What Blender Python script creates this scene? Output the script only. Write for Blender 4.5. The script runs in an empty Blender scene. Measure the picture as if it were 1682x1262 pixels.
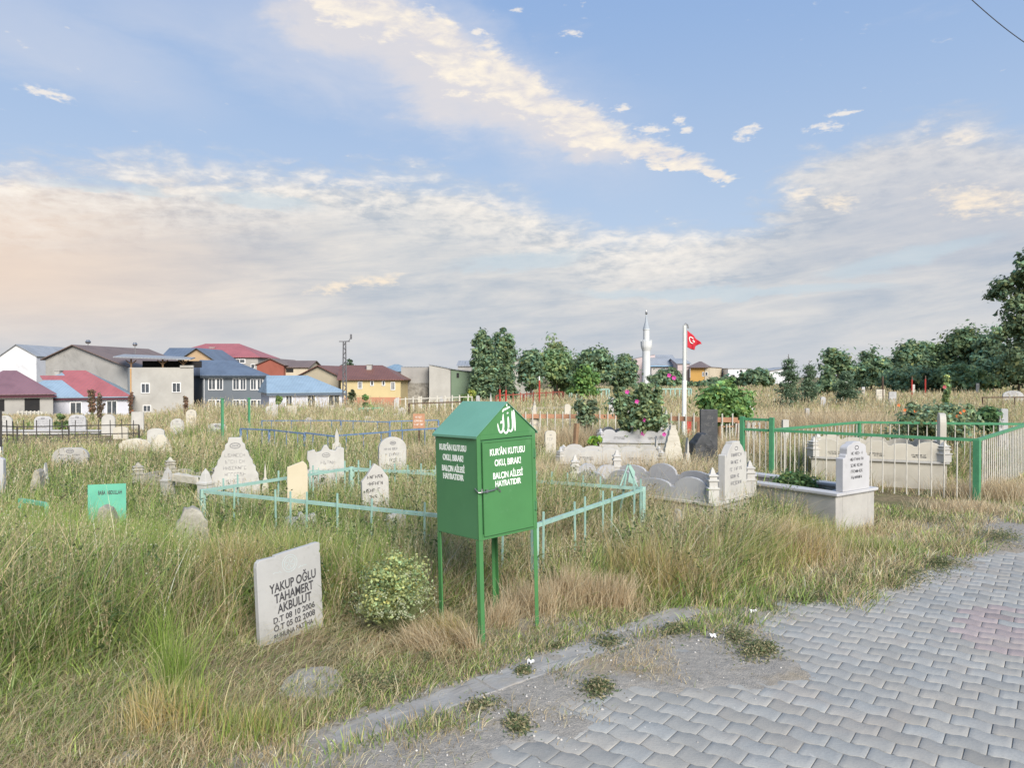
import bpy, bmesh, math, random
import numpy as np
from mathutils import Vector, noise as mnoise
R = math.radians
random.seed(7); rng = np.random.default_rng(7)
S = bpy.context.scene
COL = S.collection
EYE = 1.6; F = 1200.0; HZ = 620.0; CX = 841.0
# ---------------------------------------------------------------- camera
cd = bpy.data.cameras.new('camera'); cam = bpy.data.objects.new('camera', cd); COL.objects.link(cam)
cam.location = (0, 0, EYE); cam.rotation_euler = (R(90 - 0.53), 0, 0)
cd.sensor_width = 36.0; cd.lens = 36.0 * F / 1682.0
cd.clip_start = 0.05; cd.clip_end = 6000
S.camera = cam
S.view_settings.view_transform = 'Standard'; S.view_settings.look = 'None'
S.view_settings.exposure = 0.50; S.view_settings.gamma = 1.0
S.cycles.use_denoising = True
S.cycles.max_bounces = 8; S.cycles.diffuse_bounces = 4; S.cycles.transparent_max_bounces = 6
S.cycles.use_adaptive_sampling = False
# ---------------------------------------------------------------- sun
SUN_EL, SUN_AZ = 33.0, 158.0           # azimuth clockwise from the view direction (+Y)
sd = bpy.data.lights.new('sun', 'SUN'); sun = bpy.data.objects.new('sun', sd); COL.objects.link(sun)
sd.energy = 4.2; sd.angle = R(32); sd.color = (1.0, .93, .84)
sv = Vector((math.sin(R(SUN_AZ)) * math.cos(R(SUN_EL)), math.cos(R(SUN_AZ)) * math.cos(R(SUN_EL)), math.sin(R(SUN_EL))))
sun.rotation_euler = sv.to_track_quat('Z', 'Y').to_euler(); sun.location = sv * 30
# ---------------------------------------------------------------- node helpers
class V_:
    """tiny wrapper so node maths can be written as expressions"""
    def __init__(s, nt, sock): s.nt, s.k = nt, sock
    def _op(s, op, *a):
        n = s.nt.nodes.new('ShaderNodeMath'); n.operation = op
        for i, v in enumerate((s,) + a):
            if isinstance(v, V_): s.nt.links.new(v.k, n.inputs[i])
            else: n.inputs[i].default_value = float(v)
        return V_(s.nt, n.outputs[0])
    def __add__(s, o): return s._op('ADD', o)
    __radd__ = __add__
    def __sub__(s, o): return s._op('SUBTRACT', o)
    def __rsub__(s, o): return (s * -1.0) + o
    def __mul__(s, o): return s._op('MULTIPLY', o)
    __rmul__ = __mul__
    def __truediv__(s, o): return s._op('DIVIDE', o)
    def mx(s, o): return s._op('MAXIMUM', o)
    def mn(s, o): return s._op('MINIMUM', o)
    def sat(s):
        r = s._op('ADD', 0.0); r.k.node.use_clamp = True; return r
    def smooth(s, a, b, lo=0., hi=1.):
        n = s.nt.nodes.new('ShaderNodeMapRange'); n.interpolation_type = 'SMOOTHSTEP'
        s.nt.links.new(s.k, n.inputs[0])
        for i, v in enumerate((a, b, lo, hi)): n.inputs[i + 1].default_value = v
        return V_(s.nt, n.outputs[0])
def mixc(nt, fac, a, b, blend='MIX'):
    n = nt.nodes.new('ShaderNodeMix'); n.data_type = 'RGBA'; n.blend_type = blend
    ins = (n.inputs[0], n.inputs[6], n.inputs[7])
    for sk, v in zip(ins, (fac, a, b)):
        if isinstance(v, V_): nt.links.new(v.k, sk)
        elif isinstance(v, bpy.types.NodeSocket): nt.links.new(v, sk)
        elif isinstance(v, (int, float)): sk.default_value = v
        else: sk.default_value = tuple(v) + ((1.,) if len(v) == 3 else ())
    return n.outputs[2]
def noise_(nt, vec, scale, detail=4, rough=.55, dist=0., out=0, typ=None):
    n = nt.nodes.new('ShaderNodeTexNoise'); n.inputs['Scale'].default_value = scale
    n.inputs['Detail'].default_value = detail; n.inputs['Roughness'].default_value = rough
    n.inputs['Distortion'].default_value = dist
    if vec is not None: nt.links.new(vec, n.inputs['Vector'])
    return V_(nt, n.outputs[out])
def lin(r, g, b):
    return tuple(((c / 255.) / 12.92 if c / 255. <= .04045 else ((c / 255. + .055) / 1.055) ** 2.4) for c in (r, g, b))
# ---------------------------------------------------------------- sky
def build_world():
    w = bpy.data.worlds.new('World'); S.world = w; w.use_nodes = True
    nt = w.node_tree; nt.nodes.clear()
    out = nt.nodes.new('ShaderNodeOutputWorld'); bg = nt.nodes.new('ShaderNodeBackground')
    nt.links.new(bg.outputs[0], out.inputs[0]); bg.inputs[1].default_value = 0.075
    sky = nt.nodes.new('ShaderNodeTexSky'); sky.sky_type = 'NISHITA'; sky.sun_disc = False
    sky.sun_elevation = R(SUN_EL); sky.sun_rotation = R(SUN_AZ); sky.altitude = 1700; sky.air_density = 1.0; sky.dust_density = .8
    tc = nt.nodes.new('ShaderNodeTexCoord'); sp = nt.nodes.new('ShaderNodeSeparateXYZ')
    nt.links.new(tc.outputs['Generated'], sp.inputs[0])
    x, y, z = (V_(nt, sp.outputs[i]) for i in range(3))
    U = x._op('ARCTAN2', y); V = z._op('ARCSINE')
    # clouds lie in a flat layer overhead: noise is read where the view ray meets that layer
    k = (z.mx(0.0) + 0.10)
    cb = nt.nodes.new('ShaderNodeCombineXYZ')
    nt.links.new((x / k).k, cb.inputs[0]); nt.links.new((y / k * 1.0).k, cb.inputs[1])
    P = cb.outputs[0]
    n1 = noise_(nt, P, 1.1, 8, .62, .3) - .5
    n2 = noise_(nt, P, 5.0, 6, .6, .2) - .5
    cu = nt.nodes.new('ShaderNodeCombineXYZ')
    nt.links.new(U.k, cu.inputs[0]); nt.links.new((V * 2.6).k, cu.inputs[1])
    Q = cu.outputs[0]
    q1 = noise_(nt, Q, 7.0, 8, .6, .4) - .5
    q2 = noise_(nt, Q, 26.0, 6, .62, .3) - .5
    q3 = noise_(nt, Q, 3.0, 3, .5) - .5
    cs_ = nt.nodes.new('ShaderNodeCombineXYZ'); nt.links.new((U * 1.0 + V * 1.5).k, cs_.inputs[0]); nt.links.new((V * 8.0 - U * 1.0).k, cs_.inputs[1])
    q5 = noise_(nt, cs_.outputs[0], 5.0, 6, .62, .5) - .5
    q4 = noise_(nt, Q, 70.0, 3, .6) - .5
    Uw = U + q1 * .10 + q2 * .03; Vw = V + q1 * .05 + q2 * .022
    cw = nt.nodes.new('ShaderNodeCombineXYZ'); nt.links.new(Uw.k, cw.inputs[0]); nt.links.new(Vw.k, cw.inputs[1])
    def uv(px, py):
        a = math.atan((px - CX) / F); return a, math.atan((HZ - py) / F * math.cos(a))
    c2 = nt.nodes.new('ShaderNodeCombineXYZ'); nt.links.new((U + q1 * .022 + q2 * .016).k, c2.inputs[0]); nt.links.new((V + q1 * .012 + q2 * .014).k, c2.inputs[1])
    def blob(px, py, rx, ry, rot=0, inner=.15, fine=False):
        a, e = uv(px, py)
        m = nt.nodes.new('ShaderNodeMapping'); m.vector_type = 'TEXTURE'
        nt.links.new((c2 if fine else cw).outputs[0], m.inputs[0])
        m.inputs[1].default_value = (a, e, 0); m.inputs[2].default_value = (0, 0, R(rot))
        m.inputs[3].default_value = (rx / F, ry / F, 1)
        l = nt.nodes.new('ShaderNodeVectorMath'); l.operation = 'LENGTH'; nt.links.new(m.outputs[0], l.inputs[0])
        return V_(nt, l.outputs['Value']).smooth(1.0, inner)
    def fb(*a): return blob(*a, inner=0., fine=True)
    def total(*bs):
        t = bs[0]
        for b in bs[1:]: t = t.mx(b)
        return t
    # clear blue
    blue = mixc(nt, 1.0, sky.outputs[0], (1.15, 1.0, .98), 'MULTIPLY')
    g = V.smooth(.02, .62)
    tint = mixc(nt, g, tuple(c * 10 for c in lin(192, 210, 230)), tuple(c * 10 for c in lin(138, 173, 222)))
    col = mixc(nt, .90, blue, tint)
    # thin veils high up
    veil = total(blob(620, 110, 520, 110, -8) * .8, blob(780, 130, 420, 110, -26) * 1.0, blob(60, 60, 330, 90, -10) * .65, blob(760, 170, 330, 90, -24) * .9, blob(330, 30, 420, 60, 4) * .5)
    veil = (veil * (n1 * .9 + q1 * .5 + .75)).sat()
    col = mixc(nt, veil, col, tuple(c * 10 for c in lin(208, 212, 224)))
    # the bright broken streak
    st = total(blob(620, 20, 170, 50, -12), blob(720, 75, 170, 62, -28), blob(845, 140, 190, 66, -30), blob(960, 205, 190, 52, -27),
               blob(1080, 255, 170, 34, -16), blob(1175, 282, 60, 14, -10), blob(530, -20, 240, 40, 0))
    sm = (st * 1.15 + q1 * 1.1 + q2 * 2.4 + q4 * .9 - .36).smooth(.05, .95)
    sc = mixc(nt, (q2 * 2.2 + q1 * 1.2 + .55).sat(), tuple(c * 10 for c in lin(205, 205, 216)), tuple(c * 10 for c in lin(250, 240, 224)))
    col = mixc(nt, sm, col, sc)
    # the soft cream body of the streak, fading towards its lower left side
    sb = total(blob(560, 40, 230, 90, -16), blob(700, 110, 230, 110, -28), blob(830, 175, 200, 90, -30), blob(940, 225, 150, 60, -26))
    bm = (sb * 1.1 + q1 * 1.3 + q5 * .8 - .12).smooth(.0, 1.0)
    col = mixc(nt, bm * .80, col, tuple(c * 10 for c in lin(220, 216, 218)))
    col = mixc(nt, sm, col, sc)
    # small lone puffs
    pf = total(fb(1228, 218, 38, 18, 18), fb(1352, 211, 46, 15, 0), fb(1113, 200, 22, 14, -15), fb(1070, 215, 48, 16, -12), fb(940, 54, 34, 10, 0), fb(75, 155, 60, 15, -6), fb(1020, 180, 30, 11), fb(1385, 186, 44, 9), fb(850, 20, 20, 7), fb(1125, 215, 20, 9), fb(785, 55, 26, 8))
    pm = (pf * 1.35 + q2 * 1.6 + q4 * 3.2 - .42).smooth(.0, 1.1) * pf.smooth(.0, .35)
    col = mixc(nt, pm * .8, col, tuple(c * 10 for c in lin(244, 236, 226)))
    # the main deck
    rp = nt.nodes.new('ShaderNodeValToRGB'); rp.color_ramp.interpolation = 'B_SPLINE'
    edge = [(-400, 250), (0, 262), (150, 245), (300, 250), (420, 262), (560, 262), (700, 268), (820, 300), (930, 340), (1030, 372), (1150, 375), (1230, 330), (1330, 245), (1450, 200), (1560, 178), (1682, 190), (2100, 230)]
    els = rp.color_ramp.elements
    umin, umax = -1.0, 1.0
    for i, (px, py) in enumerate(edge):
        a, e = uv(px, py); p = (a - umin) / (umax - umin)
        if i == 0: el = els[0]; el.position = p
        elif i == 1: el = els[1]; el.position = p
        else: el = els.new(p)
        el.color = (e, e, e, 1)
    nt.links.new(((Uw - umin) / (umax - umin)).k, rp.inputs[0])
    ed = V_(nt, rp.outputs[0])
    depth = ed - V + q1 * .12 + q2 * .055
    dm = depth.smooth(-.012, .05)
    # colour inside the deck
    warm = U.smooth(-.12, -.75) * V.smooth(.0, .12) * V.smooth(.34, .14)
    body = mixc(nt, (q1 * 1.2 + q3 * 1.3 + q5 * 2.0 + q2 * .4 + .52).sat(), tuple(c * 10 for c in lin(176, 187, 200)), tuple(c * 10 for c in lin(224, 221, 217)))
    body = mixc(nt, V.smooth(.0, .14, .6, 0.) , body, tuple(c * 10 for c in lin(198, 202, 209)))
    body = mixc(nt, (warm * 1.1).sat() * .85, body, tuple(c * 10 for c in lin(234, 212, 194)))
    body = mixc(nt, U.smooth(.1, .6) * V.smooth(.06, .22) * .6, body, tuple(c * 10 for c in lin(184, 190, 205)))
    glow = total(fb(590, 465, 170, 20, 10), fb(830, 338, 130, 28, -14), fb(355, 275, 55, 44, -40), fb(20, 290, 60, 26, -25), fb(165, 255, 90, 30, 0), fb(260, 262, 90, 22, 0),
                 fb(1527, 200, 40, 30, 35), fb(1610, 220, 110, 26, -6), fb(1370, 335, 60, 30, 10), fb(1610, 330, 130, 46, -14), fb(1155, 350, 60, 16), fb(1310, 318, 60, 24), fb(1000, 375, 80, 22, -10), fb(470, 262, 60, 18), fb(580, 300, 150, 28, -6), fb(640, 255, 220, 18, -4))
    gm = (glow * 1.15 + q2 * 2.4 + q4 * 1.6 + q1 * .8 - .38).smooth(.0, 1.15) * glow.smooth(.0, .4)
    body = mixc(nt, gm * .85, body, tuple(c * 10 for c in lin(250, 234, 212)))
    rim = depth.smooth(.0, .03) * depth.smooth(.13, .035)
    rm = (rim * (q2 * 3.6 + q4 * 1.2 + q1 * 1.6 + .5) * U.smooth(.18, .42, 1., .45)).sat()
    body = mixc(nt, rm * .8, body, tuple(c * 10 for c in lin(246, 240, 232)))
    # torn blue gaps low in the deck
    gap = total(blob(860, 428, 200, 26, 4), blob(430, 330, 150, 22), blob(1180, 480, 420, 18, 0), blob(180, 310, 160, 16), blob(1500, 420, 200, 22, 8))
    gp = (gap * 1.2 + q1 * 1.0 + q5 * 1.0 - .25).smooth(.0, .9)
    body = mixc(nt, gp * .6, body, tuple(c * 10 for c in lin(192, 209, 220)))
    col = mixc(nt, dm, col, body)
    nt.links.new(col, bg.inputs[0])
build_world()
# ---------------------------------------------------------------- terrain heights
KD = Vector((.756, .655)); KN = Vector((-.655, .756)); K0 = Vector((-.82, 3.17))
def s_of(x, y): return (x - K0.x) * KN.x + (y - K0.y) * KN.y      # distance behind the kerb line
def t_of(x, y): return (x - K0.x) * KD.x + (y - K0.y) * KD.y
def sstep(a, b, v):
    t = np.clip((v - a) / (b - a), 0, 1); return t * t * (3 - 2 * t)
_lat = np.random.default_rng(3).random((256, 256))
def vnoise(x, y):
    xi = np.floor(x).astype(int); yi = np.floor(y).astype(int); fx = x - xi; fy = y - yi
    fx = fx * fx * (3 - 2 * fx); fy = fy * fy * (3 - 2 * fy)
    a = _lat[xi & 255, yi & 255]; b = _lat[(xi + 1) & 255, yi & 255]; c = _lat[xi & 255, (yi + 1) & 255]; d = _lat[(xi + 1) & 255, (yi + 1) & 255]
    return (a * (1 - fx) + b * fx) * (1 - fy) + (c * (1 - fx) + d * fx) * fy
def fnoise(x, y, o=4):
    t = 0; a = .5
    for i in range(o): t = t + a * vnoise(x * 2 ** i + 17 * i, y * 2 ** i + 31 * i); a *= .5
    return t - .5 * (1 - .5 ** o)
def paver_edge(x, y):
    """how far (negative s) the dirt creeps over the paving"""
    t = t_of(x, y)
    e = -.54 - .12 * sstep(1.2, 2.0, t) - .10 * np.sin(t * 1.1 + .6) - .55 * fnoise(t * .9 + 5, t * 0 + 2.2) - .55 * fnoise(x * 3.1, y * 3.1) - .25 * np.exp(-((t - 2.1) / .45) ** 2) + .28 * np.exp(-((t - 3.2) / .5) ** 2) - .15 * sstep(5, 7, t)
    return e
def H(x, y):
    x = np.asarray(x, float); y = np.asarray(y, float)
    r = np.hypot(x, y); t = x / np.maximum(y, .3 * r + .1)
    g = sstep(.25, -.38, t)
    p = np.clip((y - 12) / 78, 0, 1.15) ** 1.5
    z = -3.8 * g * p
    s = s_of(x, y)
    z = z + .045 * fnoise(x * .7, y * .7) * sstep(.3, 2, s) + .02 * fnoise(x * 3, y * 3) * sstep(.1, .6, s)
    z = z + .02 * sstep(.1, .8, s)
    e = paver_edge(x, y)
    near = sstep(40, 10, r)
    z = z + near * ((s > -40) * (.004 + .012 * fnoise(x * 6, y * 6) + .007 * fnoise(x * 19, y * 19, 2) * (s < .3) - .034 * sstep(e + .16, e - .42, s)))
    return z
def Hf(x, y): return float(H(np.array([x]), np.array([y]))[0])
def at(px, Y): return (px - CX) / F * Y
def zt(py, Y): return EYE - (py - HZ) / F * Y
# ---------------------------------------------------------------- materials
MATS = {}
def principled(name):
    m = bpy.data.materials.new(name); m.use_nodes = True; nt = m.node_tree
    return m, nt, nt.nodes['Principled BSDF']
def mat(name, a, b=None, rough=.8, scale=6., detail=6, stain=None, stain_amt=.5, stain_scale=2.5, bump=.15, bscale=40, metal=0., spec=.35, dist=.01):
    """painted/stone/plaster surface: two tones of the thing's own colour, a stain colour in patches, fine bump"""
    if name in MATS: return MATS[name]
    m, nt, p = principled(name)
    tc = nt.nodes.new('ShaderNodeTexCoord'); ob = tc.outputs['Object']
    b = b or tuple(c * .75 for c in a)
    n = noise_(nt, ob, scale, detail, .6)
    c = mixc(nt, n.smooth(.3, .7), a, b)
    if stain:
        s1 = noise_(nt, ob, stain_scale, 8, .68, .6).smooth(.62 - .22 * stain_amt, .80 - .12 * stain_amt)
        c = mixc(nt, s1 * min(1., .35 + stain_amt), c, stain)
        s2 = noise_(nt, ob, stain_scale * 9, 5, .7).smooth(.60, .72)
        c = mixc(nt, s2 * stain_amt * .7, c, stain)
    nt.links.new(c, p.inputs['Base Color'])
    rr = n.smooth(.2, .8, rough - .08, min(1, rough + .08)); nt.links.new(rr.k, p.inputs['Roughness'])
    p.inputs['Metallic'].default_value = metal; p.inputs['Specular IOR Level'].default_value = spec
    bn = nt.nodes.new('ShaderNodeBump'); bn.inputs['Strength'].default_value = bump; bn.inputs['Distance'].default_value = dist
    nt.links.new(noise_(nt, ob, bscale, 6, .65).k, bn.inputs['Height']); nt.links.new(bn.outputs[0], p.inputs['Normal'])
    MATS[name] = m; return m
def leafmat(name, trans=.35, rough=.7):
    """leaf/blade surface coloured by the blade's own colour attribute, partly translucent"""
    if name in MATS: return MATS[name]
    m, nt, p = principled(name)
    at_ = nt.nodes.new('ShaderNodeAttribute'); at_.attribute_name = 'Col'
    nt.links.new(at_.outputs['Color'], p.inputs['Base Color']); p.inputs['Roughness'].default_value = rough
    p.inputs['Specular IOR Level'].default_value = .15
    tr = nt.nodes.new('ShaderNodeBsdfTranslucent'); nt.links.new(at_.outputs['Color'], tr.inputs[0])
    mx = nt.nodes.new('ShaderNodeMixShader'); mx.inputs[0].default_value = trans
    nt.links.new(p.outputs[0], mx.inputs[1]); nt.links.new(tr.outputs[0], mx.inputs[2])
    nt.links.new(mx.outputs[0], nt.nodes['Material Output'].inputs[0])
    MATS[name] = m; return m
# ---------------------------------------------------------------- object helpers
def tag(o, label=None, cat=None, group=None, kind=None):
    if label: o['label'] = label
    if cat: o['category'] = cat
    if group: o['group'] = group
    if kind: o['kind'] = kind
    return o
def empty(name, loc, label, cat, group=None):
    o = bpy.data.objects.new(name, None); COL.objects.link(o); o.location = loc
    o.empty_display_size = .2
    return tag(o, label, cat, group)
def wloc(o):
    v = Vector(o.location)
    while o.parent: o = o.parent; v += Vector(o.location)
    return v
class MB:
    """collects shapes given in world coordinates, builds ONE mesh object"""
    def __init__(s): s.v = []; s.f = []; s.c = []
    def add(s, vs, fs, col=None):
        n = len(s.v); s.v += [tuple(v) for v in vs]; s.f += [tuple(i + n for i in f) for f in fs]
        if col is not None: s.c += [col] * len(vs)
        return s
    def box(s, c, d, rz=0, ux=None, tilt=0):
        cx, cy, cz = c; hx, hy, hz = d[0] / 2, d[1] / 2, d[2] / 2
        ca, sa = math.cos(rz), math.sin(rz); vs = []
        for dz in (-hz, hz):
            for dx, dy in ((-hx, -hy), (hx, -hy), (hx, hy), (-hx, hy)):
                vs.append((cx + dx * ca - dy * sa, cy + dx * sa + dy * ca, cz + dz))
        return s.add(vs, [(0, 3, 2, 1), (4, 5, 6, 7), (0, 1, 5, 4), (1, 2, 6, 5), (2, 3, 7, 6), (3, 0, 4, 7)])
    def prism(s, outline, o, ux, uz, th):
        """outline in (a, b): point = o + a*ux + b*uz, extruded along the vector th (centred)"""
        o, ux, uz, th = map(Vector, (o, ux, uz, th)); n = len(outline)
        a = [o + ux * p[0] + uz * p[1] - th * .5 for p in outline]; b = [v + th for v in a]
        return s.add(a + b, [tuple(range(n)), tuple(range(2 * n - 1, n - 1, -1))] + [(i, i + n, (i + 1) % n + n, (i + 1) % n) for i in range(n)])
    def bar(s, p, q, w, h=None, up=(0, 0, 1)):
        p, q = Vector(p), Vector(q); d = (q - p); L = d.length
        if L < 1e-6: return s
        d /= L; up = Vector(up)
        if abs(d.dot(up)) > .95: up = Vector((0.76, 0.65, 0))
        a = d.cross(up).normalized(); b = a.cross(d).normalized(); h = h or w
        vs = []
        for e in (p, q):
            for i, j in ((-1, -1), (1, -1), (1, 1), (-1, 1)): vs.append(e + a * (i * w / 2) + b * (j * h / 2))
        return s.add(vs, [(0, 1, 2, 3), (7, 6, 5, 4), (0, 4, 5, 1), (1, 5, 6, 2), (2, 6, 7, 3), (3, 7, 4, 0)])
    def tube(s, pts, rad, n=8, cap=True):
        pts = [Vector(p) for p in pts]; rad = rad if isinstance(rad, (list, tuple)) else [rad] * len(pts)
        base = len(s.v); vs = []; prev = None
        for i, p in enumerate(pts):
            d = (pts[min(i + 1, len(pts) - 1)] - pts[max(i - 1, 0)]).normalized()
            a = d.cross(Vector((.13, .31, .94))).normalized() if prev is None else (prev - d * prev.dot(d)).normalized()
            prev = a; b = d.cross(a)
            vs += [p + (a * math.cos(2 * math.pi * k / n) + b * math.sin(2 * math.pi * k / n)) * rad[i] for k in range(n)]
        fs = [(i * n + k, i * n + (k + 1) % n, (i + 1) * n + (k + 1) % n, (i + 1) * n + k) for i in range(len(pts) - 1) for k in range(n)]
        if cap: fs += [tuple(range(n - 1, -1, -1)), tuple((len(pts) - 1) * n + k for k in range(n))]
        return s.add(vs, fs)
    def lathe(s, c, prof, n=12, sq=False):
        """prof: (radius, z) going up; sq: square section"""
        if sq: n = 4
        cx, cy, cz = c; vs = []
        for r, z in prof:
            for k in range(n):
                a = 2 * math.pi * (k + .5) / n + (sq if not isinstance(sq, bool) else 0)
                vs.append((cx + r * math.cos(a), cy + r * math.sin(a), cz + z))
        fs = [(i * n + k, i * n + (k + 1) % n, (i + 1) * n + (k + 1) % n, (i + 1) * n + k) for i in range(len(prof) - 1) for k in range(n)]
        fs += [tuple(range(n - 1, -1, -1)), tuple((len(prof) - 1) * n + k for k in range(n))]
        return s.add(vs, fs)
    def build(s, name, m, parent=None, bevel=0, smooth=False, loc=None, rough=0):
        base = wloc(parent) if parent else Vector(loc or (0, 0, 0))
        me = bpy.data.meshes.new(name)
        me.from_pydata([tuple(Vector(v) - base) for v in s.v], [], s.f)
        bm = bmesh.new(); bm.from_mesh(me)
        if s.c:
            pass
        else:
            bmesh.ops.recalc_face_normals(bm, faces=bm.faces)
        if bevel:
            try: bmesh.ops.bevel(bm, geom=[e for e in bm.edges if len(e.link_faces) == 2 and e.calc_face_angle(0) > .5], offset=bevel, segments=2, affect='EDGES', profile=.6, clamp_overlap=True)
            except Exception: pass
        if rough:
            bmesh.ops.triangulate(bm, faces=bm.faces)
            for _ in range(3):
                bmesh.ops.subdivide_edges(bm, edges=[e for e in bm.edges if e.calc_length() > rough * 2.5], cuts=1)
                bmesh.ops.triangulate(bm, faces=bm.faces)
            for v in bm.verts:
                q = (v.co + base) * (1.0 / (rough * 5)); v.co += Vector(mnoise.noise_vector(q)) * rough * .45 + Vector(mnoise.noise_vector(q * 3.1)) * rough * .2
        if smooth:
            for f in bm.faces: f.smooth = True
        bm.to_mesh(me); bm.free()
        if s.c and len(s.c) == len(me.vertices):
            ca = me.color_attributes.new('Col', 'FLOAT_COLOR', 'POINT')
            ca.data.foreach_set('color', np.array([tuple(c) + (1.,) for c in s.c], dtype=np.float32).ravel())
        me.materials.append(m)
        o = bpy.data.objects.new(name, me); COL.objects.link(o)
        if parent: o.parent = parent
        else: o.location = base
        if smooth:
            try: me.set_sharp_from_angle(angle=R(40))
            except Exception: pass
        return o
def fast_mesh(name, verts, quads=None, tris=None, cols=None, m=None, parent=None, loc=(0, 0, 0), smooth=False):
    me = bpy.data.meshes.new(name)
    if parent is not None: loc = wloc(parent)
    verts = np.asarray(verts, np.float32) - np.array(loc, np.float32)
    nq = 0 if quads is None else len(quads); nt_ = 0 if tris is None else len(tris)
    me.vertices.add(len(verts)); me.vertices.foreach_set('co', verts.ravel())
    loops = np.concatenate([np.asarray(a, np.int32).ravel() for a in (quads, tris) if a is not None and len(a)])
    me.loops.add(len(loops)); me.loops.foreach_set('vertex_index', loops)
    me.polygons.add(nq + nt_)
    st = np.concatenate([np.arange(nq) * 4, nq * 4 + np.arange(nt_) * 3]).astype(np.int32)
    me.polygons.foreach_set('loop_start', st)
    if smooth: me.polygons.foreach_set('use_smooth', np.ones(nq + nt_, bool))
    me.update(calc_edges=True)
    if cols is not None:
        ca = me.color_attributes.new('Col', 'FLOAT_COLOR', 'POINT')
        c4 = np.ones((len(verts), 4), np.float32); c4[:, :3] = cols; ca.data.foreach_set('color', c4.ravel())
    if m: me.materials.append(m)
    o = bpy.data.objects.new(name, me); COL.objects.link(o)
    if parent is not None: o.parent = parent
    else: o.location = loc
    return o
# ---------------------------------------------------------------- ground sheet
def ground_material():
    m, nt, p = principled('soil_and_dry_thatch')
    ge = nt.nodes.new('ShaderNodeNewGeometry'); ps = ge.outputs['Position']
    at_ = nt.nodes.new('ShaderNodeAttribute'); at_.attribute_name = 'Col'
    n1 = noise_(nt, ps, 1.4, 8, .62); n2 = noise_(nt, ps, 22, 6, .7); n3 = noise_(nt, ps, 110, 3, .6)
    thatch = mixc(nt, n2.smooth(.35, .65), (.13, .105, .062), (.27, .215, .13))
    thatch = mixc(nt, n1.smooth(.45, .62) * .5, thatch, (.10, .12, .045))
    dust = mixc(nt, n2.smooth(.3, .7), (.25, .235, .21), (.35, .325, .285))
    dust = mixc(nt, n3.smooth(.56, .66) * .6, dust, (.19, .18, .17))
    dust = mixc(nt, n1.smooth(.52, .64) * .55, dust, (.30, .24, .155))
    sx = nt.nodes.new('ShaderNodeSeparateColor'); nt.links.new(at_.outputs['Color'], sx.inputs[0])
    f = (V_(nt, sx.outputs[0]) + (n1 - .5) * 1.2 + (n2 - .5) * .8).smooth(.35, .6)
    c = mixc(nt, f, thatch, dust)
    nt.links.new(c, p.inputs['Base Color']); p.inputs['Roughness'].default_value = .95; p.inputs['Specular IOR Level'].default_value = .1
    b = nt.nodes.new('ShaderNodeBump'); b.inputs['Strength'].default_value = .6; b.inputs['Distance'].default_value = .02
    nt.links.new((n2 + n3 * .6).k, b.inputs['Height']); nt.links.new(b.outputs[0], p.inputs['Normal'])
    return m
def build_ground():
    th = list(np.arange(-50, 50.01, .22)) + list(np.arange(54, 307, 4.))
    th = np.radians(np.array(th)); rr = [0.4]
    while rr[-1] < 3500: rr.append(rr[-1] * (1.0062 if 2.4 < rr[-1] < 9 else 1.03))
    rr = np.array(rr); T, Rr = np.meshgrid(th, rr)
    X = np.sin(T) * Rr; Y = np.cos(T) * Rr
    Z = H(X.ravel(), Y.ravel())
    V = np.stack([X.ravel(), Y.ravel(), Z], 1)
    nr, ntt = len(rr), len(th)
    i = np.arange(nr - 1)[:, None] * ntt; j = np.arange(ntt)[None, :]; j2 = (j + 1) % ntt
    q = np.stack([i + j, i + j2, i + ntt + j2, i + ntt + j], -1).reshape(-1, 4)
    s = s_of(V[:, 0], V[:, 1])
    bare = sstep(.45, -.1, s) * 1.0
    tt = t_of(V[:, 0], V[:, 1])
    bare = np.maximum(bare, .8 * sstep(.9, .4, s) * np.exp(-((tt - 1.6) / .9) ** 2))
    c = np.zeros((len(V), 3)); c[:, 0] = bare
    n0 = len(V)
    V = np.vstack([V, [[0, 0, Hf(0, 0)]]]); c = np.vstack([c, [[1, 0, 0]]])
    tri = np.stack([np.full(ntt, n0), (np.arange(ntt) + 1) % ntt, np.arange(ntt)], 1)
    o = fast_mesh('ground', V, q[:, ::-1], tri, c, ground_material(), smooth=True)
    tag(o, kind='structure')
build_ground()
# ---------------------------------------------------------------- road of interlocking pavers
def paver_material():
    m, nt, p = principled('grey_concrete_paver')
    ge = nt.nodes.new('ShaderNodeNewGeometry'); ps = ge.outputs['Position']
    at_ = nt.nodes.new('ShaderNodeAttribute'); at_.attribute_name = 'Col'
    n1 = noise_(nt, ps, 2.2, 8, .65, .5); n2 = noise_(nt, ps, 60, 5, .7); n3 = noise_(nt, ps, 9, 6, .7, .8)
    c = mixc(nt, n2.smooth(.35, .7) * .35, at_.outputs['Color'], (.24, .235, .225))
    c = mixc(nt, n1.smooth(.48, .66) * .5, c, (.33, .30, .265))
    c = mixc(nt, n3.smooth(.66, .78) * .5, c, (.52, .52, .52))
    nt.links.new(c, p.inputs['Base Color']); p.inputs['Roughness'].default_value = .82; p.inputs['Specular IOR Level'].default_value = .3
    b = nt.nodes.new('ShaderNodeBump'); b.inputs['Strength'].default_value = .5; b.inputs['Distance'].default_value = .004
    nt.links.new((n2 + n3).k, b.inputs['Height']); nt.links.new(b.outputs[0], p.inputs['Normal'])
    return m
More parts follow.
